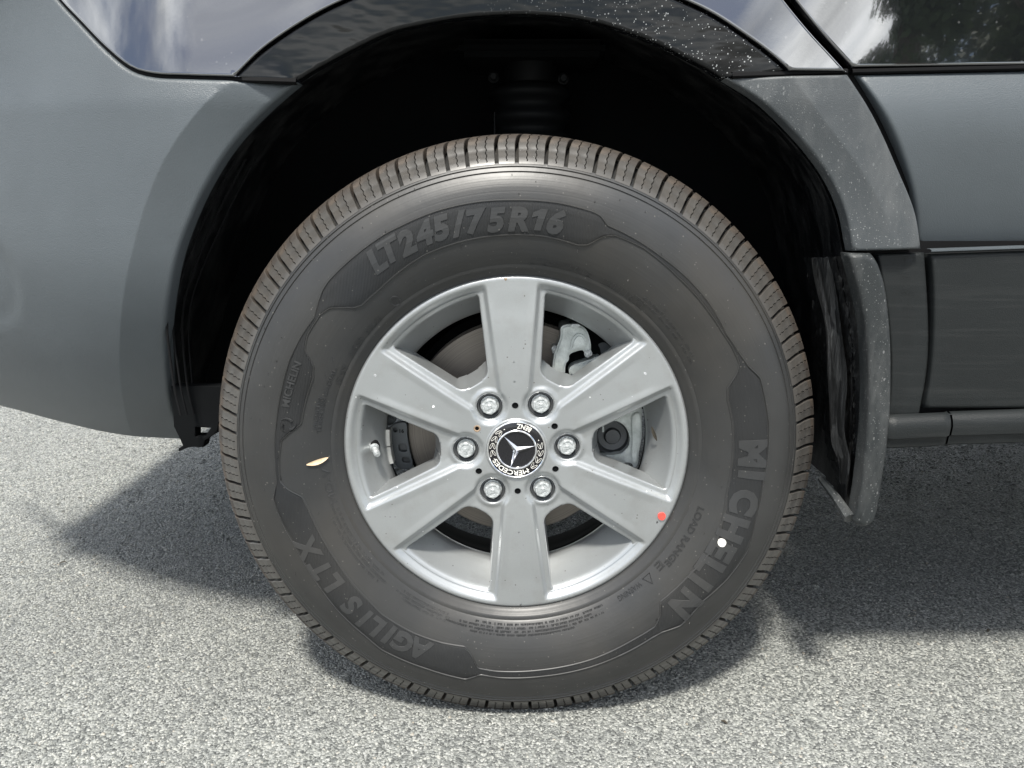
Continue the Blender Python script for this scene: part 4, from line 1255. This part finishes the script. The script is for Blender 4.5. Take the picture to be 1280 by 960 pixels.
    for k in range(6):
        a = ROT + k*pi/3
        c, s = cos(a), sin(a)
        X = verts[:, 0]*c - verts[:, 2]*s; Z = verts[:, 0]*s + verts[:, 2]*c
        o = len(allV); allV += [(x*MM, yy*MM, z*MM) for x, yy, z in zip(X, verts[:, 1], Z)]
        allF += [tuple(i + o for i in f) for f in faces]
    # small holes: cups at spoke axes
    bm = bmesh.new(); vs = [bm.verts.new(v) for v in allV]
    for f in allF:
        try: bm.faces.new([vs[i] for i in f])
        except ValueError: pass
    for k in range(6):
        a = ROT + pi/6 + k*pi/3; cx, cz = 0.057*cos(a), 0.057*sin(a); prev = None
        for rr, dep in ((4.32, 3.4), (3.9, 4.6), (3.7, 14), (0.1, 14)):
            row = [bm.verts.new((cx + rr*MM*cos(2*pi*i/24), dep*MM, cz + rr*MM*sin(2*pi*i/24))) for i in range(24)]
            if prev:
                for i in range(24): bm.faces.new((prev[i], prev[(i + 1) % 24], row[(i + 1) % 24], row[i]))
            prev = row
    # back flange of the lip and the barrel
    prof = [(RL, 7.8), (RL + 0.1, 10), (RL - 3, 14)]
    def add_lathe(prof, n=240):
        prev = None; first = None
        for i in range(n):
            a = 2*pi*i/n
            row = [bm.verts.new((r*MM*cos(a), y*MM, r*MM*sin(a))) for r, y in prof]
            if prev:
                for q in range(len(row) - 1): bm.faces.new((prev[q], row[q], row[q + 1], prev[q + 1]))
            else: first = row
            prev = row
        for q in range(len(first) - 1): bm.faces.new((prev[q], first[q], first[q + 1], prev[q + 1]))
    add_lathe(prof)
    add_lathe([(205.5, 9.5), (203.0, 11.0), (201.0, 13.5), (199, 17), (195.5, 24), (190, 33), (183.5, 43), (178.5, 50), (175.8, 54.5), (175.0, 58), (175.0, 66), (175.6, 68)])
    bmesh.ops.remove_doubles(bm, verts=bm.verts, dist=2e-6)
    bmesh.ops.recalc_face_normals(bm, faces=bm.faces)
    up = [f for f in bm.faces if hypot(f.calc_center_median().x, f.calc_center_median().z) < 0.05]
    if sum(f.normal.y for f in up) > 0: bmesh.ops.reverse_faces(bm, faces=bm.faces)
    return bm_obj('alloy_rim', bm, M['silver'], van, angle=42, loc=(0, 0, wheel_z))
rim = rim_face()
V, F = lathe([(r*MM, y*MM) for r, y in [(175.7, 67), (175.7, 76), (183, 90), (193, 104), (197, 140), (201, 172), (206, 190), (217, 197)]], 160)
mesh_obj('barrel_back', V, F, M['under'], rim)
def rim_surf(a, r, lift=0.0): return (r*cos(a), 0.0030 - lift, r*sin(a) + 0*wheel_z)
def rim_surf2(a, r, lift=0.0): return (r*cos(a), 0.0028 - lift, r*sin(a))
dot_obj(827, 645, 0.0050, M['red'], rim, rim_surf2, 'paint_dot', 'red dot near the rim edge')

# lug bolts
def lug():
    bm = bmesh.new()
    def ring(r, y, n=36, hexa=False, c=0.0):
        out = []
        for i in range(n):
            q = 2*pi*i/n
            rr = r
            if hexa: rr = r*cos(pi/6)/cos(((q + pi/6) % (pi/3)) - pi/6); rr = min(rr, r*0.985)
            out.append(bm.verts.new((rr*cos(q)*MM, y*MM, rr*sin(q)*MM)))
        return out
    R = [ring(12.2, 9.5), ring(12.2, 6.0), ring(11.6, 5.2), ring(10.9, 5.0, hexa=True), ring(10.9, -4.6, hexa=True), ring(10.3, -5.4, hexa=True), ring(9.2, -5.9), ring(7.4, -5.9), ring(7.0, -5.2), ring(3.0, -5.2), ring(2.6, -5.7), ring(0.1, -5.7)]
    for a, b in zip(R[:-1], R[1:]):
        for i in range(36): bm.faces.new((a[i], a[(i + 1) % 36], b[(i + 1) % 36], b[i]))
    bmesh.ops.recalc_face_normals(bm, faces=bm.faces)
    return bm
first = None
for k in range(6):
    a = ROT + k*pi/3; loc = (0.065*cos(a), 0.0095, 0.065*sin(a))
    rot = (0, -RNG.uniform(0, 1.0), 0)
    if first is None:
        first = bm_obj('lug_bolt', lug(), M['galv'], rim, angle=25, loc=loc); first.rotation_euler = rot
        V, F = lathe([(0.0161, 0.0035), (0.0153, 0.0018), (0.0143, 0.0016), (0.0128, 0.0060), (0.0118, 0.0066)], 36)
        col = mesh_obj('bolt_collar', V, F, M['steel'], rim, loc=loc)
    else: copy_obj(first, rim, loc, rot); copy_obj(col, rim, loc)
V, F = lathe([(0.0039, 0.0046), (0.0037, 0.0052), (0.0001, 0.0056)], 20)
for k in range(6):
    a = ROT + pi/6 + k*pi/3; loc = (0.057*cos(a), 0.0, 0.057*sin(a))
    if k == 0: bore_shade = mesh_obj('bore_shade', V, F, M['under'], rim, loc=loc)  # black disc set in each small hole to stand for its inner shade
    else: copy_obj(bore_shade, rim, loc)
# cap seat and centre cap
V, F = lathe([(0.0385, 0.0060), (0.0385, 0.0030), (0.0392, 0.0028), (0.0400, 0.0032), (0.0408, 0.0042)], 96); 
mesh_obj('cap_seat', V, F, M['silver'], rim)
cap = empty('centre_cap', (0, 0, 0), rim)
V, F = lathe([(0.0384, 0.006), (0.0383, 0.0012), (0.0376, 0.0002), (0.0366, 0.0), (0.0358, 0.0006)], 96)
mesh_obj('cap_body', V, F, M['chrome'], rim)
V, F = lathe([(0.0360, 0.0010), (0.0355, 0.0007), (0.0262, 0.0004), (0.0255, 0.0009)], 96); mesh_obj('cap_ring', V, F, M['black_gloss'], rim)
V, F = lathe([(0.0264, 0.0012), (0.0262, -0.0006), (0.0254, -0.0012), (0.0244, -0.0012), (0.0236, -0.0004), (0.0232, 0.0016)], 96); mesh_obj('cap_inner_ring', V, F, M['chrome'], rim)
V, F = lathe([(0.0234, 0.0014), (0.012, 0.0017), (0.0001, 0.0018)], 64); mesh_obj('cap_face', V, F, M['black_gloss'], rim)
bpy.data.objects.remove(cap)
def star():
    bm = bmesh.new(); c = bm.verts.new((0, -0.0035, 0)); pts = []
    for k in range(3):
        a = radians(12 + 120*k); pts.append(bm.verts.new((0.0236*cos(a), 0.0002, 0.0236*sin(a))))
        b = a + pi/3; pts.append(bm.verts.new((0.0042*cos(b), 0.0006, 0.0042*sin(b))))
    for i in range(6): bm.faces.new((c, pts[i], pts[(i + 1) % 6]))
    bmesh.ops.recalc_face_normals(bm, faces=bm.faces)
    if sum(f.normal.y for f in bm.faces) > 0: bmesh.ops.reverse_faces(bm, faces=bm.faces)
    return bm
bm_obj('star_emblem', star(), M['chrome'], rim, smooth=False)
def cap_surf(a, r, l=0.0): return (r*cos(a), 0.0006 - l*0.5, r*sin(a))
arc_text('MERCEDES', 252, 0.0280, 0.0088, parent=rim, mat=M['white'], surf=cap_surf, offset=0.00008, width=0.046, cuts=1, lift=0.0008)
arc_text('BENZ', 72, 0.0342, 0.0088, inward=True, parent=rim, mat=M['white'], surf=cap_surf, offset=0.00008, width=0.0205, cuts=1, lift=0.0008)
for c0 in (162, 342):
    parts = []
    for k in range(4):
        a = radians(c0 - 27 + 18*k); 
        for sgn in (1, -1):
            pts = []
            for i in range(14):
                q = 2*pi*i/14; du = 0.0040*cos(q); dv = 0.0012*sin(q)
                rot = 0.35*sgn
                x = du*cos(rot) - dv*sin(rot); y = du*sin(rot) + dv*cos(rot) + 0.0018*sgn
                pts.append(cap_surf(a + x/0.0308, 0.0308 + y, 0.0004))
            parts.append(tube(pts, 0.00022, 4, closed=True))
    for s in (-42, 42):
        parts.append(tube([cap_surf(radians(c0 + s) + d, 0.0308, 0.0004) for d in (-0.02, 0.02)], 0.0006, 5))
    V, F = join(parts); mesh_obj('laurel_wreath', V, F, M['white'], rim)
# valve and weights on the barrel
vx, vz = at(466, 560, 0.030); vz -= HUB
va = atan2(vz, vx); vr = hypot(vx, vz)
vv = empty('v', (0, 0, 0)); bpy.data.objects.remove(vv)
ax = Vector((-cos(va)*0.35 + 0.0, -0.8, -sin(va)*0.35 - 0.25)).normalized()
base = Vector((0.1885*cos(va), 0.036, 0.1885*sin(va)))
def stem(rows, mat, name, parent=rim):
    V = []; F = []; n = 20
    q = ax.to_track_quat('Z', 'Y')
    for r, t in rows:
        for k in range(n): V.append(base + q @ Vector((r*cos(2*pi*k/n), r*sin(2*pi*k/n), t)))
    for i in range(len(rows) - 1):
        for k in range(n): F.append((i*n + k, i*n + (k + 1) % n, (i + 1)*n + (k + 1) % n, (i + 1)*n + k))
    return mesh_obj(name, V, F, mat, parent)
stem([(0.0085, -0.008), (0.0085, 0.001), (0.0078, 0.002), (0.0062, 0.0022)], M['seal'], 'valve_grommet')
stem([(0.0064, 0.0), (0.0066, 0.004), (0.0056, 0.005), (0.0036, 0.0055), (0.0036, 0.010), (0.0042, 0.0105), (0.0044, 0.019), (0.0038, 0.0202), (0.0026, 0.0204), (0.0024, 0.0215), (0.0001, 0.0216)], M['galv'], 'valve_stem')
for a0, a1 in ((176.6, 184.2), (184.7, 192.5)):
    V = []; F = []; n = 12
    for i in range(n + 1):
        a = radians(a0 + (a1 - a0)*i/n)
        for r, y in ((0.1750, 0.058), (0.1706, 0.0585), (0.1700, 0.0595), (0.1700, 0.074), (0.1750, 0.075)): V.append((r*cos(a), y, r*sin(a)))
    for i in range(n):
        for j in range(4): F.append((i*5 + j, i*5 + j + 1, (i + 1)*5 + j + 1, (i + 1)*5 + j))
    F += [(0, 1, 2, 3, 4), tuple(n*5 + q for q in (4, 3, 2, 1, 0))]
    mesh_obj('balance_weight', V, F, M['lead'], rim)
# chip of rust at the rim edge
X, Z = at(632, 348.5, 0.004)
bm = bmesh.new(); bmesh.ops.create_icosphere(bm, subdivisions=1, radius=0.0022)
for v in bm.verts: v.co = Vector((v.co.x*RNG.uniform(0.7, 1.3), v.co.y*0.3, v.co.z*RNG.uniform(0.7, 1.2)))
bm_obj('rust_chip', bm, M['rust'], rim, loc=(X, 0.0028, Z - HUB))
X, Z = at(592.5, 534, 0.0)
V, F = lathe([(0.0048, 0.0030), (0.0040, 0.0022), (0.0030, 0.0024), (0.0024, 0.0034)], 20); mesh_obj('rust_ring', V, F, M['rust'], rim, loc=(0.057*cos(radians(151.7)), 0.0008, 0.057*sin(radians(151.7))))

# ------------------------------------------------------------------ brake
V, F = lathe([(0.062, 0.100), (0.150, 0.100), (0.1512, 0.1012), (0.1512, 0.108), (0.146, 0.110), (0.146, 0.118), (0.1512, 0.120), (0.1512, 0.128), (0.08, 0.129)], 160)
disc = mesh_obj('brake_disc', V, F, M['disc'], van, loc=(0, 0, wheel_z))
V, F = lathe([(0.082, 0.101), (0.082, 0.062), (0.078, 0.058), (0.0001, 0.058)], 96); mesh_obj('disc_hat', V, F, M['steel'], disc)
V, F = lathe([(0.1515, 0.134), (0.162, 0.132), (0.163, 0.138), (0.06, 0.142)], 96, radians(60), radians(300)); mesh_obj('dust_shield', V, F, M['under'], van, loc=(0, 0, wheel_z))
cal = empty('brake_caliper', (0, 0, wheel_z), van)
def rel(pts, Y): return [(p[0], p[1] - wheel_z) for p in atl(pts, Y)]
def z7(p): return (660 + p[0]/6.4, 370 + p[1]/6.4)
def z3(p): return (740 + p[0]/9.14, 500 + p[1]/9.14)
def z2(p): return (420 + p[0]/9.14, 500 + p[1]/9.14)
def piece(name, pts, y0, y1, mat, parent, bev=0.003, lab=None):
    P = rel(pts, y0); bm = extrude_poly(P, y0, y1, bev)
    return bm_obj(name, bm, mat, parent, angle=60)
def rnd(pts, k=4):
    """soften a polygon by corner cutting"""
    P = [np.array(p, float) for p in pts]
    for _ in range(2):
        Q = []
        for i in range(len(P)):
            a, b = P[i], P[(i + 1) % len(P)]; Q += [a*0.78 + b*0.22, a*0.22 + b*0.78]
        P = Q
    return [tuple(p) for p in P]
piece('caliper_arm', rnd([z7(p) for p in [(262,240),(340,225),(430,235),(480,285),(505,380),(505,450),(455,470),(440,428),(328,465),(330,515),(300,545),(296,640),(190,640),(205,480),(235,400),(262,330)]]), 0.070, 0.125, M['cast'], cal, 0.004)
piece('caliper_pad_boss', rnd([z7(p) for p in [(350,345),(400,298),(450,315),(482,380),(450,415),(335,455)]]), 0.064, 0.075, M['cast'], cal, 0.003)
piece('caliper_finger', rnd([z7(p) for p in [(325,600),(345,560),(480,515),(572,480),(590,510),(520,560),(420,620),(370,640),(335,630)]]), 0.072, 0.13, M['cast'], cal, 0.004)
piece('carrier', rnd([z7(p) for p in [(545,380),(610,355),(670,400),(720,440),(700,520),(600,500),(575,500),(572,430)]]), 0.095, 0.14, M['platepaint'], cal, 0.004)
piece('clip', rnd([z7(p) for p in [(343,228),(400,222),(425,240),(360,265),(345,255)]]), 0.064, 0.08, M['galv'], cal, 0.001)
piece('guide_bolt', rnd([z7(p) for p in [(190,410),(215,395),(245,410),(248,450),(215,475),(192,450)]]), 0.078, 0.10, M['galv'], cal, 0.002)
body_pts = [(235,235),(330,170),(480,90),(560,50),(575,120),(572,220),(578,360),(566,450),(535,600),(530,745),(482,785),(452,712),(270,735),(60,690),(60,640),(330,625),(400,560),(432,500),(432,400),(380,300),(310,248)]
piece('caliper_body', rnd([z3(p) for p in body_pts]), 0.078, 0.150, M['cast'], cal, 0.005)
piece('caliper_cheek', rnd([z3(p) for p in [(450,175),(545,140),(560,220),(566,360),(552,450),(520,590),(512,700),(482,735),(462,690),(450,600),(462,500),(462,380)]]), 0.0725, 0.079, M['cast'], cal, 0.003)
piece('caliper_gap_shade', [z7(p) for p in [(330,205),(560,225),(700,400),(700,470),(560,640),(300,660),(300,480)]], 0.0955, 0.0985, M['under'], cal, 0.0)  # flat black sheet added as shade in the gap between arm and finger
piece('hose_fitting', rnd([z7(p) for p in [(455,440),(500,425),(520,470),(480,500),(450,480)]]), 0.068, 0.075, M['galv'], cal, 0.0015)
cx, cz = rel([z3((240, 430))], 0.09)[0]
V, F = lathe([(0.026, 0.010), (0.0255, 0.0), (0.022, -0.001), (0.020, 0.006), (0.012, 0.007), (0.010, 0.002), (0.0001, 0.002)], 48)
mesh_obj('piston', V, F, M['steel'], cal, loc=(cx, 0.092, cz))
V, F = tube([(0.118*cos(q), 0.070, 0.118*sin(q)) for q in np.linspace(radians(2), radians(24), 10)], 0.0018, 6); mesh_obj('caliper_rib', V, F, M['cast'], cal)
# pad carrier plate seen through the left window
Pp = rnd([z2(p) for p in [(595,450),(612,330),(645,280),(720,255),(812,255),(812,400),(838,560),(895,792),(700,792),(650,650)]])
holes = [[(lambda c: (c[0], c[1] - wheel_z))(at(*z2((675 + 26*cos(2*pi*i/20), 342 + 26*sin(2*pi*i/20))), 0.088)) for i in range(20)],
         [(lambda c: (c[0], c[1] - wheel_z))(at(*z2(p), 0.088)) for p in rnd([(715,500),(800,500),(815,592),(735,592),(712,560)])],
         [(lambda c: (c[0], c[1] - wheel_z))(at(*z2(p), 0.088)) for p in rnd([(750,655),(835,655),(855,722),(760,715)])]]
V, F = panel_mesh([np.array(p) for p in rel(Pp, 0.088)], lambda x, z: 0.088, thick=0.006, er=0.0008, grid=0.006, holes=[[np.array(q) for q in h] for h in holes])
mesh_obj('pad_carrier', V, F, M['platepaint'], cal, angle=40)
piece('pad_carrier_backing', [z2(p) for p in [(640,300),(800,280),(860,760),(700,760)]], 0.0955, 0.0985, M['steel'], cal, 0.0)
piece('carrier', rnd([z2(p) for p in [(470,150),(600,165),(690,215),(670,265),(600,305),(500,280)]]), 0.094, 0.13, M['platepaint'], cal, 0.003)
X, Z = at(*z2((745, 352)), 0.087)
bm = text_geo('16', 0.0075, 0, 0.0001, 0.0002)
for v in bm.verts: v.co = Vector((v.co.x, -v.co.z, v.co.y))
bm_obj('stamped_number', bm, M['under'], cal, smooth=False, loc=(X, 0.0872, Z - wheel_z - 0.003))

# ------------------------------------------------------------------ small things lying about
def leaf_thing(name, label, cat, pts, w, mat, group=None, curl=0.3, yoff=None):
    """slender leaf along the 3-D polyline pts"""
    P = [Vector(p) for p in pts]; n = len(P)
    V = []; F = []
    up = Vector(yoff)
    for i, p in enumerate(P):
        t = (P[min(i + 1, n - 1)] - P[max(0, i - 1)]).normalized(); s = t.cross(up).normalized()
        k = sin(pi*min(0.999, max(0.03, i/(n - 1))))**0.7
        for a, h in ((-1, curl), (-0.4, 0.05), (0.4, 0.05), (1, curl)): V.append(p + s*(a*w*k) + up*(h*w*k + 0.0006))
        for a, h in ((-1, curl), (0, 0.0), (1, curl)): V.append(p + s*(a*w*k*0.95) + up*(h*w*k - 0.0004))
    for i in range(n - 1):
        o, q = i*7, (i + 1)*7
        for j in range(3): F.append((o + j, o + j + 1, q + j + 1, q + j))
        for j in (4, 5): F.append((o + j + 1, o + j, q + j, q + j + 1))
        F += [(o, q, q + 4, o + 4), (o + 3, o + 6, q + 6, q + 3)]
    F += [(0, 4, 5, 6, 3, 2, 1), tuple((n - 1)*7 + k for k in (1, 2, 3, 6, 5, 4, 0))]
    o = mesh_obj(name, V, F, mat, None, angle=60); return tag(o, label, cat, group=group)
a0 = on_sidewall(*[radians(v) if i == 0 else v for i, v in enumerate(ang_r(384, 580))], 0.0012)
a1 = on_sidewall(*[radians(v) if i == 0 else v for i, v in enumerate(ang_r(411, 571))], 0.0012)
A0, A1 = Vector(a0), Vector(a1)
leaf_thing('dry_husk', 'slender tan husk stuck to the tyre sidewall left of the rim', 'husk', [A0.lerp(A1, t) + Vector((0, -0.0012, 0.0012*sin(pi*t)*-1)) for t in np.linspace(0, 1, 9)], 0.0032, M['husk'], yoff=(0, -1, 0))
b0 = at(814, 532, 0.035); b1 = at(821, 551, 0.035)
leaf_thing('leaf_wisp', 'small dark leaf wisp clinging inside the right wheel window', 'leaf', [(b0[0] + (b1[0] - b0[0])*t, 0.030 + 0.004*t, b0[1] + (b1[1] - b0[1])*t) for t in np.linspace(0, 1, 7)], 0.0024, M['leaf_dark'], yoff=(-0.6, -0.8, 0))
def gp(px, py):
    a = (px - 640)/FPX; b = -(py - 480)/FPX; d = (a, cp_ + b*sp_, -sp_ + b*cp_); t = -CH/d[2]
    return (-0.0057 + d[0]*t, -CD + d[1]*t)
for (px, py, ang, w, L, lab) in ((79, 705, 0.5, 0.0022, 0.014, 'dark leaf sliver on the asphalt far left of the tyre'),
                            (237, 597, 0.2, 0.0025, 0.010, 'tiny dark leaf crumb on the asphalt below the bumper corner'),
                            (100, 624, -0.3, 0.0016, 0.012, 'thin pale brown twig bit on the shaded asphalt at left'),
                            (1235, 790, 0.9, 0.0022, 0.012, 'small brown leaf bit on the sunlit asphalt at lower right'),
                            (905, 905, 2.4, 0.0020, 0.010, 'brown leaf crumb on the asphalt in front of the tyre')):
    x, y = gp(px, py)
    leaf_thing('leaf_bit', lab, 'leaf', [(x + L*(t - 0.5)*cos(ang), y + L*(t - 0.5)*sin(ang), 0.0028 + 0.001*sin(3*t)) for t in np.linspace(0, 1, 6)], w, M['leaf_dark'], yoff=(0, 0, 1))

# ------------------------------------------------------------------ trees across the car park (they show in the gloss paint)
def tree_mesh(seed, h, spread):
    R = random.Random(seed)
    parts = [tube([(0, 0, 0), (0.05, 0.02, h*0.25), (-0.04, 0.06, h*0.5), (0.02, 0, h*0.8)], 0.17*h/6, 9, taper=[1.3, 1, 0.75, 0.3])]
    tips = []
    for k in range(9):
        a = R.uniform(0, 2*pi); z0 = h*R.uniform(0.25, 0.6); L = spread*R.uniform(0.5, 0.9)
        p1 = (cos(a)*L*0.5, sin(a)*L*0.5, z0 + L*0.35); p2 = (cos(a)*L, sin(a)*L, z0 + L*0.6)
        parts.append(tube([(0, 0, z0), p1, p2], 0.055*h/6, 6, taper=[1, 0.6, 0.25])); tips += [p1, p2]
    for k in range(14): tips.append((R.gauss(0, spread*0.38), R.gauss(0, spread*0.38), h*R.uniform(0.5, 0.98)))
    V = []; F = []
    for t in tips:
        cr = spread*R.uniform(0.22, 0.42)
        for _ in range(420):
            d = Vector((R.gauss(0, 1), R.gauss(0, 1), R.gauss(0, 0.8))).normalized()*cr*R.uniform(0.4, 1.0)**0.5
            c = Vector(t) + d; s = R.uniform(0.06, 0.13)
            u = Vector((R.gauss(0, 1), R.gauss(0, 1), R.gauss(0, 1))).normalized(); w = u.orthogonal().normalized()
            o = len(V); V += [c - u*s, c + w*s*0.55, c + u*s, c - w*s*0.55]; F.append((o, o + 1, o + 2, o + 3))
    return parts, V, F
for (x, y, h, sp, sd, lab) in ((6.5, -13.0, 11.5, 1.8, 1, 'tall narrow leafy tree reflected darkly next to the door gap'),
                         (10.0, -13.5, 10.5, 3.0, 2, 'broad leafy tree reflected at the far right of the gloss door'),
                         (4.2, -22.0, 7.0, 2.2, 3, 'low distant tree reflected just above the fender seam')):
    t = empty('broadleaf_tree', (x, y, 0)); tag(t, lab, 'tree', group='trees across the car park')
    parts, V, F = tree_mesh(sd, h, sp)
    Vt, Ft = join(parts); mesh_obj('trunk', Vt, Ft, M['bark'], t)
    mesh_obj('crown', V, F, M['leaf'], t, smooth=False)
bpy.context.view_layer.update()
